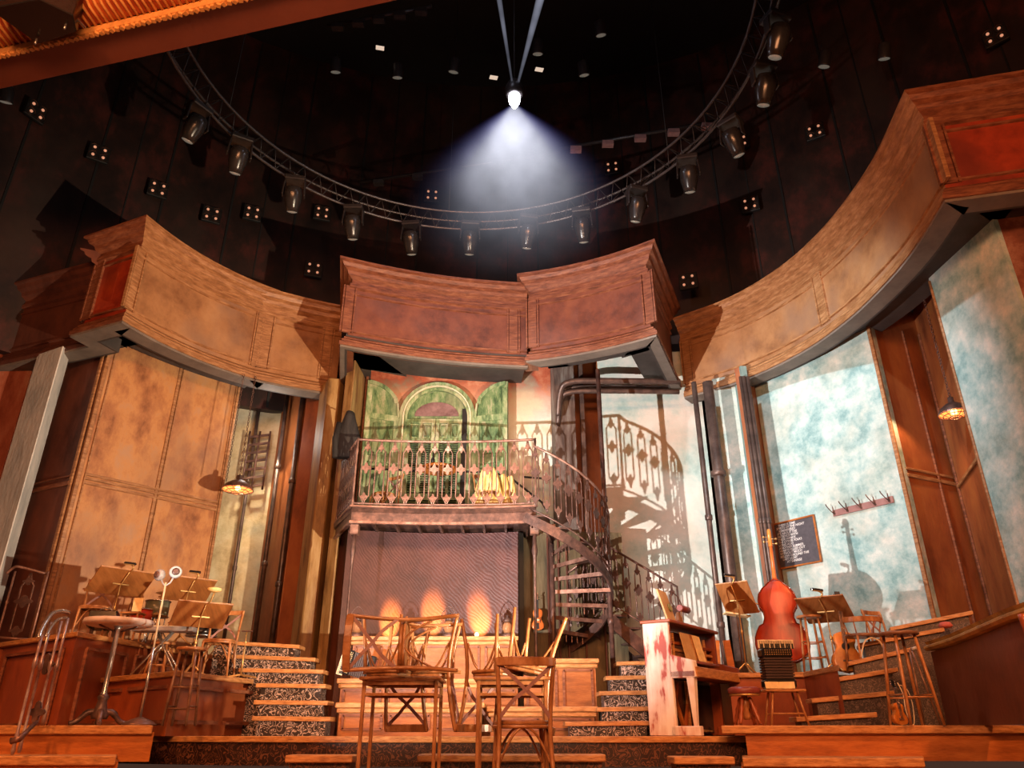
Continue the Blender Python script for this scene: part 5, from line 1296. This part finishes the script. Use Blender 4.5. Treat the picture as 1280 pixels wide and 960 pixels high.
m = MB(); m.box((0, 0, 0), (wl_, .025, .11)); m.build('board', mottle('dusky_pink_board', [(.26, .13, .12), (.38, .20, .19)], 4, .5, .1), t, bevel=.006)
for k in range(5):
    xx = -wl_/2+.04+k*(wl_-.1)/4
    m = MB(); m.tube(spline([(xx, -.015, -.02), (xx-.02, -.07, .02), (xx-.05, -.13, .10), (xx-.06, -.14, .14)], 4), .009, 6); m.tube(spline([(xx, -.015, -.02), (xx+.005, -.05, .03), (xx+.01, -.06, .10)], 4), .009, 6)
    m.lathe([(.018, -.01), (.018, .01)], (xx, -.02, -.02), 10, Euler((PI/2, 0, 0)).to_matrix()); m.build('hook', iron, t)
# pendants
def pendant(label, loc, ztop, r=.27, group=None):
    t = thing('pendant_lamp', label, 'lamp', loc)
    m = MB(); m.lathe([(r, 0), (r*.97, .03), (r*.8, .09), (r*.45, .15), (r*.2, .18), (r*.18, .26), (0, .27)], seg=28, cap=False); m.build('lamp_shade', iron, t)
    m = MB(); m.lathe([(r*.96, .005), (r*.76, .08), (r*.42, .14), (0, .155)], seg=28, cap=False); m.build('shade_lining', copperglow, t)
    for q in (1.0, .72, .4):
        m = MB(); m.tube([(r*q*math.cos(a_), r*q*math.sin(a_), -.01-(1-q)*.09) for a_ in [2*PI*k/24 for k in range(24)]], .008, 5, closed=True); m.build('cage_ring', chrome, t)
    for k in range(6):
        a_ = PI*k/6; m = MB(); m.tube(spline([(r*math.cos(a_), r*math.sin(a_), 0), (r*.5*math.cos(a_), r*.5*math.sin(a_), -.055), (0, 0, -.07), (-r*.5*math.cos(a_), -r*.5*math.sin(a_), -.055), (-r*math.cos(a_), -r*math.sin(a_), 0)], 3), .006, 5); m.build('cage_wire', chrome, t)
    m = MB(); m.lathe([(.0, -.02), (.04, .0), (.045, .04), (.02, .09)], seg=12, cap=False); m.build('light_bulb', bulb, t)
    h = ztop-loc[2]; m = MB(); z = .26; k = 0
    while z < h:
        m.tube([(.018*math.cos(a_)*(1 if k % 2 else 0), .018*math.cos(a_)*(0 if k % 2 else 1), z+.03*math.sin(a_)) for a_ in [2*PI*j/8 for j in range(8)]], .005, 4, closed=True); z += .05; k += 1
    m.build('chain', iron, t); return t
pl = P(297, 612, Y=13.0); pendant('caged copper-glowing pendant lamp hanging before the pale plaster recess', pl, 6.15)
pr_ = P(1193, 517, Y=10.4); pendant('caged copper-glowing pendant lamp half hidden by the right teal pillar', pr_, 6.3, r=.22)
p = P(283, 600, Y=12.8)
m = MB(); k = 0; z = p.z
while z < 6.12:
    m.tube([(p.x+.018*math.cos(a_)*(1 if k % 2 else 0), p.y+.018*math.cos(a_)*(0 if k % 2 else 1), z+.03*math.sin(a_)) for a_ in [2*PI*j/8 for j in range(8)]], .005, 4, closed=True); z += .05; k += 1
o = m.build('hanging_chain', iron); tag(o, 'loose dark chain hanging just left of the left pendant lamp', 'chain')
m = MB()
a_ = P(309, 535, Y=15.0); b_ = P(336, 540, Y=15.0)
t = thing('shadow_ladder', 'dark ladder-like frame built in place of a wall shadow above the left pendant lamp', 'frame', (a_.x, 15.2, P(309, 612, Y=15.2).z))  # solid bars stand in for a ladder-like shadow on the wall
zb = P(309, 612, Y=15.2).z
for q in (0, .22, .44): m = MB(); m.tube([(a_.x+q, 15.2, zb), (a_.x+q, 15.2, a_.z)], .022, 6); m.build('upright', iron, t, world=True)
for k in range(7): m = MB(); zz = zb+.05+k*(a_.z-zb)/7; m.beam((a_.x, 15.2, zz), (a_.x+.44, 15.2, zz+.06), .025, .05); m.build('rung', iron, t, world=True)
# coat on the balcony corner
p = P(434, 545, Y=12.35)
t = thing('hanging_coat', 'dark coat hung above the left end of the balcony railing', 'coat', (p.x, 12.4, p.z-.45))
m = MB(); n = 22; rings = []
for i in range(10):
    u_ = i/9; w = .07+.15*min(1, u_*1.8)-.02*u_; z = .92-u_*.86
    rings.append([m.bm.verts.new((w*(1+.12*math.sin(5*a_+i*.4))*math.cos(a_)-.02*u_, .09*(1+.15*math.cos(4*a_+i*.3))*math.sin(a_), z)) for a_ in [2*PI*k/n for k in range(n)]])
for a__, b__ in zip(rings, rings[1:]):
    for k in range(n): m.bm.faces.new((a__[k], a__[(k+1) % n], b__[(k+1) % n], b__[k])).smooth = True
m.bm.faces.new(rings[0]); m.bm.faces.new(rings[-1][::-1]); m.build('coat_body', coat, t)
m = MB(); m.tube([(-.16, -.05, .70), (-.2, -.07, .4), (-.17, -.06, .05)], [.05, .055, .05], 8); m.build('sleeve', coat, t)
m = MB(); m.tube([(0, .05, .92), (0, .3, 1.0)], .012, 6); m.build('hook', iron, t)
# ---------- balcony furniture
c = dup(chair0, (P(482, 600, Y=12.75).x, 12.7, ZB), rz=-.7, label='cross-back chair at the left end of the balcony')
for ch_ in c.children: 
    pass
x = P(548, 590, Y=12.55).x
t = thing('cafe_table', 'round orange cafe table in the middle of the balcony', 'table', (x, 12.55, ZB))
m = MB(); m.lathe([(.30, .86), (.32, .87), (.32, .90), (.30, .91)], seg=26); m.build('table_top', deck, t)
m = MB(); m.lathe([(.03, .04), (.025, .4), (.03, .86)], seg=10); m.build('column', iron, t)
m = MB(); m.lathe([(.2, 0), (.2, .02), (.05, .05)], seg=20); m.build('base', iron, t)
for k, dx in enumerate((-.10, .03)):
    m = MB(); m.lathe([(.034, 0), (.036, .14), (.013, .19), (.013, .27)], seg=12); o = m.build('bottle', blackgloss); o.location = (x+dx, 12.5, ZB+.91)
    tag(o, ['left of two dark bottles on the balcony table', 'right of two dark bottles on the balcony table'][k], 'bottle', 'bottles on the balcony table')
xx = P(612, 610, Y=12.7).x
c = dup(chair0, (xx, 12.65, ZB), rz=.5, label='cross-back chair under the cream cloth on the balcony')
m = MB(); n = 30; rings = []
for i in range(9):
    u_ = i/8; z = .93-.92*u_; w = .10+.26*u_**.8; d = .06+.17*u_
    rings.append([m.bm.verts.new(((w*(1+.13*math.sin(7*a_+1.3*u_)))*math.cos(a_)+.06*u_, d*(1+.22*math.sin(9*a_+.8*i))*math.sin(a_), max(z, .01))) for a_ in [2*PI*k/n for k in range(n)]])
for a__, b__ in zip(rings, rings[1:]):
    for k in range(n):
        if not (8 < (k+3) % n < 12 and rings.index(a__) > 3): m.bm.faces.new((a__[k], a__[(k+1) % n], b__[(k+1) % n], b__[k])).smooth = True
m.bm.faces.new(rings[0]); o = m.build('draped_cloth', yellowcloth); o.location = (xx-.02, 12.62, ZB+.01); tag(o, 'long cream and yellow cloth draped over a balcony chair', 'cloth')
m = MB(); m.tube(spline([(0, 0, .75), (.05, -.02, .5), (.08, 0, .2), (.1, 0, .02)], 5), .055, 8); m.tube(spline([(.12, 0, .72), (.17, -.02, .5), (.18, 0, .2), (.2, 0, .02)], 5), .05, 8); o = m.build('knotted_cloth', yellowcloth); o.location = (xx+.24, 12.55, ZB+.03); tag(o, 'pair of twisted yellow cloth falls right of the draped balcony chair', 'cloth')
# lanterns on the counter
def lantern(label, px, py, Y, s=1):
    p = P(px, py, Y=Y); t = thing('lantern', label, 'lantern', (p.x, Y, 1.235))
    m = MB(); m.lathe([(.07*s, 0), (.075*s, .02*s), (.05*s, .05*s)], seg=16); m.build('base', iron, t)
    m = MB(); m.lathe([(.04*s, .05*s), (.062*s, .10*s), (.055*s, .16*s), (.035*s, .19*s)], seg=16); m.build('glass', mottle('smoky_lamp_glass', [(.2, .09, .04), (.4, .2, .1)], 3, .1) if 'smoky_lamp_glass' not in MATS else MATS['smoky_lamp_glass'], t)
    m = MB(); m.lathe([(.05*s, .19*s), (.04*s, .23*s), (.02*s, .25*s), (.02*s, .28*s)], seg=14); m.build('cap', iron, t)
    m = MB(); m.tube(spline([(-.075*s, 0, .12*s), (-.09*s, 0, .25*s), (0, 0, .36*s), (.09*s, 0, .25*s), (.075*s, 0, .12*s)], 4), .006, 5); m.build('bail_handle', iron, t)
    for q in (-1, 1): m = MB(); m.tube([(q*.07*s, 0, .02), (q*.07*s, 0, .2*s)], .006, 5); m.build('side_tube', iron, t)
    return t
lantern('dark oil lantern at the left end of the counter', 446, 785, 11.35, 1.2); lantern('dark oil lantern at the middle of the counter, behind the side-lying chair', 561, 780, 11.35, 1.2); lantern('oil lantern near the right end of the counter', 634, 788, 11.35, 1.1)
p = P(596, 791, Y=11.3); m = MB(); m.lathe([(0, 0), (.025, .01), (.032, .035), (.02, .06), (0, .065)], seg=12, cap=False); o = m.build('glowing_bulb', bulb); o.location = (p.x, 11.3, 1.235); tag(o, 'small glowing orange bulb on the counter, right of the middle lantern', 'bulb')

# ============================================================ OVERHEAD RIG
RC = Vector((-.72, 8.05)); RR = 4.25; RZ = 9.5
t = thing('circular_truss', 'large round lighting truss hanging over the stage', 'truss', (RC.x, RC.y, RZ))
rigm = plain('black_truss_paint', (.035, .03, .03), .4, .3)
def ringpts(r, z, n=90, a0=0, a1=2*PI): return [(r*math.cos(a0+(a1-a0)*k/n), r*math.sin(a0+(a1-a0)*k/n), z) for k in range(n)]
for r, z in ((RR, 0), (RR+.33, .02), (RR+.16, -.30)):
    m = MB(); m.tube(ringpts(r, z), .026, 6, closed=True); m.build('chord', plain('dark_grey_truss_tube', (.10, .09, .09), .35, .5) if 'dark_grey_truss_tube' not in MATS else MATS['dark_grey_truss_tube'], t)
m = MB()
for k in range(84):
    a_ = 2*PI*k/84; b_ = 2*PI*(k+.5)/84; c_ = 2*PI*(k+1)/84
    f = lambda r, an, z: Vector((r*math.cos(an), r*math.sin(an), z))
    m.tube([f(RR, a_, 0), f(RR+.16, b_, -.3), f(RR, c_, 0)], .011, 4); m.tube([f(RR+.33, a_, .02), f(RR+.16, b_, -.3)], .011, 4); m.tube([f(RR, a_, 0), f(RR+.33, a_, .02)], .011, 4)
m.build('lacing', rigm, t)
for an in (.6, 1.7, 2.8, 4.0, 5.2):
    m = MB(); m.tube([(RR*math.cos(an), RR*math.sin(an), 0), (RR*math.cos(an), RR*math.sin(an), 7.4)], .01, 5); m.build('hanging_cable', black, t)
# moving heads
def moving_head():
    t = thing('moving_head_light', 'x', 'stage light', (0, 0, 0), group='moving lights hanging under the round truss')
    m = MB(); m.box((0, 0, -.08), (.36, .28, .09)); m.build('base', rigm, t, bevel=.015)
    for s in (-.08, .08): m = MB(); m.tube([(s, 0, -.04), (s, 0, .06)], .02, 6); m.build('clamp', rigm, t)
    for s in (-1, 1):
        m = MB(); m.beam((s*.17, 0, -.12), (s*.19, 0, -.42), .12, .03, up=(1, 0, 0)); m.build('yoke_arm', rigm, t, bevel=.01)
    R_ = Euler((.5, 0, 0)).to_matrix()
    m = MB(); m.lathe([(.07, .18), (.13, .16), (.155, .05), (.15, -.08), (.12, -.2), (.105, -.28)], (0, 0, -.42), 18, R_); h = m.build('lamp_head', plain('satin_black', (.022, .02, .02), .25), t)
    m = MB(); m.lathe([(.085, -.27), (.09, -.285), (.05, -.30), (0, -.305)], (0, 0, -.42), 16, R_, cap=False); m.build('lens', lensm, h)
    return t
heads = [(250, 132, 1.0, 'far left'), (303, 172, .5, ''), (370, 222, .2, ''), (443, 258, 0, ''), (515, 278, -.1, ''), (588, 278, .1, ''), (660, 270, .2, ''), (727, 262, -.2, ''), (795, 235, .3, ''), (858, 196, -.2, ''), (912, 150, -.8, ''), (952, 82, .2, ''), (968, 20, .4, '')]
names = ['leftmost moving light under the round truss, beyond the thick of the ring', 'second moving light from the left under the round truss', 'third moving light from the left under the round truss',
 'fourth moving light from the left, above the short amber bulkhead', 'fifth moving light from the left, above the left corner of the centre bulkhead', 'moving light just left of the bright beam foot', 'moving light just right of the bright beam foot, facing down',
 'large glossy moving light right of the beam', 'moving light above the jutting red brown bulkhead', 'moving light with a bright lens at the right curve of the truss', 'moving light turned sideways on the right curve of the truss', 'second topmost moving light at the right side of the truss', 'topmost moving light at the right, by the picture edge']
mh = None
for k, (px, py, rz, _) in enumerate(heads):
    p = P(px, py, Z=9.15)
    if k == 0: mh = moving_head(); o = mh; o.location = p; o.rotation_euler = (0, 0, rz); o['label'] = names[k]
    else: o = dup(mh, p, rz, label=names[k])
# four-lamp blinders on the dark wall
def onupper(px, py, inset=.25):
    r = P(px, py, Y=1); lo, hi = 1, 30
    for _ in range(40):
        mid = (lo+hi)/2; x_, y_ = r.x*mid, mid
        if ((x_-UC[0])/(URX-inset))**2+((y_-UC[1])/(URY-inset))**2 > 1: hi = mid
        else: lo = mid
    return Vector((r.x*lo, lo, r.z*lo))
def blinder():
    t = thing('four_lamp_blinder', 'x', 'stage light', (0, 0, 0), group='four-lamp blinders on the dark upper wall')
    m = MB(); m.box((0, .06, 0), (.42, .08, .42)); m.build('housing', black, t, bevel=.01)
    for sx in (-1, 1):
        for sz in (-1, 1):
            m = MB(); m.lathe([(.088, .0), (.092, .015), (.06, .045), (.0, .05)], (sx*.10, .0, sz*.10), 14, Euler((-PI/2, 0, 0)).to_matrix(), cap=False); r_ = m.build('reflector', mottle('copper_reflector', [(.12, .05, .035), (.4, .2, .14)], 8, .2, metal=.7) if 'copper_reflector' not in MATS else MATS['copper_reflector'], t)
            m = MB(); m.lathe([(0, 0), (.03, .01), (.03, .03), (0, .04)], (sx*.10, -.01, sz*.10), 10, Euler((-PI/2, 0, 0)).to_matrix(), cap=False); m.build('lamp_cap', ember, r_)
    return t
bl = [(47, 138, 'at the far left just under the proscenium band'), (124, 190, 'second from the left on the dark wall'), (198, 235, 'above the peak of the left bulkhead'), (265, 267, 'lower of the row right of the left bulkhead peak'), (316, 265, 'left of the third moving light'),
      (403, 265, 'between the third and fourth moving lights'), (392, 335, 'just above the short amber bulkhead'), (540, 243, 'faintly seen in the haze left of the beam'), (607, 380, 'peeping over the centre left bulkhead'), (765, 208, 'above the truss right of the beam'),
      (925, 176, 'right of the sideways moving light'), (937, 254, 'low on the wall over the big right bulkhead'), (1018, 163, 'highest over the big right bulkhead'), (860, 350, 'brightest, beside the jutting bulkhead corner'), (1243, 43, 'in the top right corner'), (700, 372, 'half hidden behind the centre right bulkhead')]
b0 = None
for k, (px, py, lb) in enumerate(bl):
    p = onupper(px, py) if k not in (8, 13, 15) else P(px, py, Y=14.6)
    if k in (8, 15): p = P(px, py, Y=13.9)
    rz = math.atan2(p.y-7.5, p.x+.5)-PI/2; sc = 1.0 if p.y < 15 else 1.1
    if k == 0: b0 = blinder(); o = b0; o.location = p; o.rotation_euler = (.0, 0, rz); o['label'] = 'four-lamp blinder '+lb
    else: o = dup(b0, p, rz*.6, label='four-lamp blinder '+lb)
# high fly gear: battens, par cans, panels
for k, (pa_, pb_, Z_, lb) in enumerate((((450, 228), (700, 190), 10.8, 'thin dark lighting batten crossing behind the bright beam'), ((700, 186), (905, 150), 10.7, 'lighting batten with pinkish patches right of the beam'), ((410, 32), (540, 8), 12.5, 'faint high batten at the top left of the beam'))):
    a_ = P(*pa_, Z=Z_); b_ = P(*pb_, Z=Z_); t = thing('lighting_batten', lb, 'batten', (a_+b_)/2)
    m = MB(); m.tube([a_, b_], .035, 8); m.build('bar', rigm, t, world=True)
    m = MB()
    for q in range(5): c_ = a_.lerp(b_, (q+.5)/5); m = MB(); m.box(c_+Vector((0, 0, -.09)), (.22, .12, .10)); m.build('cable_box', rustbar if k == 1 else rigm, t, world=True)
par = None
for k, (px, py, Z_, lb) in enumerate(((420, 78, 12, 'leftmost high par can'), (497, 85, 12, 'par can left of the beam with a silver face'), (568, 78, 12, 'small par can nearest the beam on its left'), (750, 32, 12.5, 'bright high par can right of the beam'), (672, 55, 12, 'tiny glinting par can beside the upward beams'), (1030, 70, 11, 'amber glinting par can high at right'), (729, 82, 12, 'square-faced par can right of the white panel'), (1104, 60, 11, 'faint par can high above the right bulkhead'), (10, 113, 9.5, 'bright par can peeping under the proscenium band'))):
    p = P(px, py, Z=Z_)
    if par is None:
        par = thing('par_can', lb, 'stage light', p, group='par cans high in the fly space')
        m = MB(); m.lathe([(.07, .16), (.10, .14), (.11, -.10), (.115, -.12)], (0, 0, -.1), 14, Euler((.5, 0, 0)).to_matrix()); h = m.build('can', rigm, par)
        m = MB(); m.lathe([(.095, -.12), (.06, -.13), (0, -.135)], (0, 0, -.1), 14, Euler((.5, 0, 0)).to_matrix(), cap=False); m.build('lens', lensm, h)
        m = MB(); m.tube([(0, 0, 0), (0, 0, .3)], .012, 5); m.build('clamp', rigm, par)
    else: dup(par, p, .3*(k % 3-1), label=lb)
for k, (px, py, lb) in enumerate(((475, 60, 'pale lit square panel high left of the beam'), (617, 97, 'pale square panel just left of the bright lamp'), (674, 87, 'pale square panel just right of the bright lamp'))):
    p = P(px, py, Z=12.2); m = MB(); m.box((0, 0, 0), (.16, .12, .02)); o = m.build('ceiling_panel', whiteglow); o.location = p; o.rotation_euler = (.3, 0, .2); tag(o, lb, 'panel')
# bright central lamp
LP_ = P(643, 128, Y=9.2)
t = thing('beam_spotlight', 'dazzling white spotlight hanging in the centre of the truss', 'spotlight', LP_+Vector((0, .0, .02)))
m = MB(); m.lathe([(.10, .12), (.14, .14), (.15, .3), (.10, .42), (.03, .45)], seg=18); m.build('housing', rigm, t)
m = MB(); m.lathe([(.0, -.16), (.03, -.13), (.075, -.04), (.095, .03), (.09, .10), (0, .12)], seg=18, cap=False); m.build('glowing_lens', hot, t)
m = MB(); m.tube([(0, 0, .4), (0, 0, 7.4)], .012, 5); m.build('drop_cable', black, t)
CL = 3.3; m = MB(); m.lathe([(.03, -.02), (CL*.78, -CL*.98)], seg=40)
hz = _haze('glowing_haze_beam', 3.4, 2.7, CL, (.84, .86, .98), (.25, .25, 1), (.79, .90))  # self-emitting volume, painted as the spotlight's beam
o = m.build('painted_haze_beam', hz); o.location = LP_; tag(o, 'bluish white cone of self-glowing haze spreading below the central spotlight', 'light beam')
for k, (px, lb) in enumerate(((620, 'left thin streak of self-glowing haze rising from the central spotlight'), (682, 'right wider streak of self-glowing haze rising from the central spotlight'))):
    q = P(px, -20, Y=8.2)-LP_; L_ = q.length; dd = q.normalized()
    m = MB(); m.lathe([(.012, 0), (.05+.03*k, L_)], (0, 0, 0), 14, dd.to_track_quat('Z', 'Y').to_matrix())
    o = m.build('painted_haze_beam', _haze('glowing_haze_streak', 4.2, .6, 5.0, (.75, .78, 1)) if 'glowing_haze_streak' not in MATS else MATS['glowing_haze_streak']); o.location = LP_+Vector((0, 0, .12)); tag(o, lb, 'light beam')  # streak glows by its own emission, no lamp lights it
# ============================================================ LIGHT
def spot(name, loc, target, power, col, angle, blend=.3, size=.05):
    l = bpy.data.lights.new(name, 'SPOT'); l.energy = power; l.color = col; l.spot_size = math.radians(angle); l.spot_blend = blend; l.shadow_soft_size = size
    o = bpy.data.objects.new(name, l); COL.objects.link(o); o.location = loc
    o.rotation_euler = (Vector(target)-Vector(loc)).to_track_quat('-Z', 'Y').to_euler(); return o
def area(name, loc, target, power, col, sx, sy):
    l = bpy.data.lights.new(name, 'AREA'); l.energy = power; l.color = col; l.shape = 'RECTANGLE'; l.size = sx; l.size_y = sy
    o = bpy.data.objects.new(name, l); COL.objects.link(o); o.location = loc
    o.rotation_euler = (Vector(target)-Vector(loc)).to_track_quat('-Z', 'Y').to_euler(); return o
def point(name, loc, power, col, size=.03):
    l = bpy.data.lights.new(name, 'POINT'); l.energy = power; l.color = col; l.shadow_soft_size = size
    o = bpy.data.objects.new(name, l); COL.objects.link(o); o.location = loc; return o
spot('front_light_left', (-4.5, 4.7, .35), (2.6, 13.5, 5.0), 7600, (1, .90, .83), 58, 1.0, .035)
spot('front_light_right', (3.6, 4.2, .3), (-5.0, 13.0, 5.1), 6500, (1, .76, .52), 58, 1.0, .05)
spot('front_light_centre', (.6, 2.5, .3), (-.6, 12.5, 8.2), 1100, (1, .62, .42), 34, .6, .05)
area('house_wash', (-.5, -3.0, 5.0), (-.5, 12, 3.4), 1150, (1, .40, .17), 6, 1.5)
spot('warm_stage_left', (-6.5, 3.5, 7.5), (-4.2, 9.0, .3), 2000, (1, .34, .10), 44, .6, .2)
spot('warm_stage_right', (6.0, 2.5, 7.0), (4.0, 9.0, .3), 2000, (1, .34, .10), 46, .6, .2)
spot('warm_stage_centre', (0, 2.0, 7.0), (-.2, 9.5, .5), 900, (1, .42, .15), 40, .6, .2)
spot('warm_side_right', (2.5, 3.0, 3.0), (6.6, 7.6, 7.2), 260, (1, .36, .14), 50, .6, .2)
spot('window_wash', (-1.2, 10.4, 4.6), (-1.35, 14, 5.3), 70, (.98, 1, .82), 90, .8, .15)
spot('recess_light', (-5.2, 14.6, 5.6), (-5.2, 15.5, 2.0), 120, (1, .84, .56), 74, .35, .03)
spot('recess_light', (-4.75, 14.2, 5.7), (-4.75, 15.5, 2.0), 110, (1, .84, .56), 60, .35, .05)
spot('panel_light', (XY(1225, 11.1)[0], 11.1, 4.9), (XY(1240, 11.6)[0], 11.75, 2.2), 75, (1, .55, .25), 80, .6, .05)
spot('teal_wash_right', (1.0, 7.0, 8.8), (5.6, 12.3, 3.9), 1500, (.80, .95, 1), 54, .6, .15)
spot('teal_wash_centre', (-1.0, 8.0, 9.0), (.9, 14.0, 4.6), 160, (.9, .95, 1), 30, .6, .15)
spot('top_centre', (0.05, 9.3, 9.0), (0, 8.5, 0), 500, (.95, .93, 1), 70, .4, .1)
spot('house_light', (-5, 2.5, 7.0), (-4, 7.0, 8.3), 450, (1, .36, .13), 80, .6, .2)
for px_, pw in ((488, 7), (543, 9), (603, 9)):  # unseen spots added behind the counter to make flame glows on the panel
    q_ = P(px_, 770, Y=12.6); spot('added_panel_uplight', (q_.x, 12.45, .95), (q_.x-.05, 12.93, 1.62), pw*200, (1, .50, .10), 27, .8, .02)
point('recess_fill', (-5.0, 14.2, 5.6), 35, (1, .9, .78), .2)
point('truss_glint', (-.7, 7.5, 10.5), 25, (.75, .8, 1), .2)
w = bpy.data.worlds.new('world'); SC.world = w; w.use_nodes = True
w.node_tree.nodes['Background'].inputs[0].default_value = (1, .50, .34, 1); w.node_tree.nodes['Background'].inputs[1].default_value = .05
SC.view_settings.view_transform = 'Standard'
SC.view_settings.look = 'None'
SC.view_settings.exposure = 0.15
SC.cycles.max_bounces = 5; SC.cycles.diffuse_bounces = 2; SC.cycles.glossy_bounces = 2; SC.cycles.volume_bounces = 0
SC.cycles.sample_clamp_indirect = 4
SC.cycles.use_denoising = True
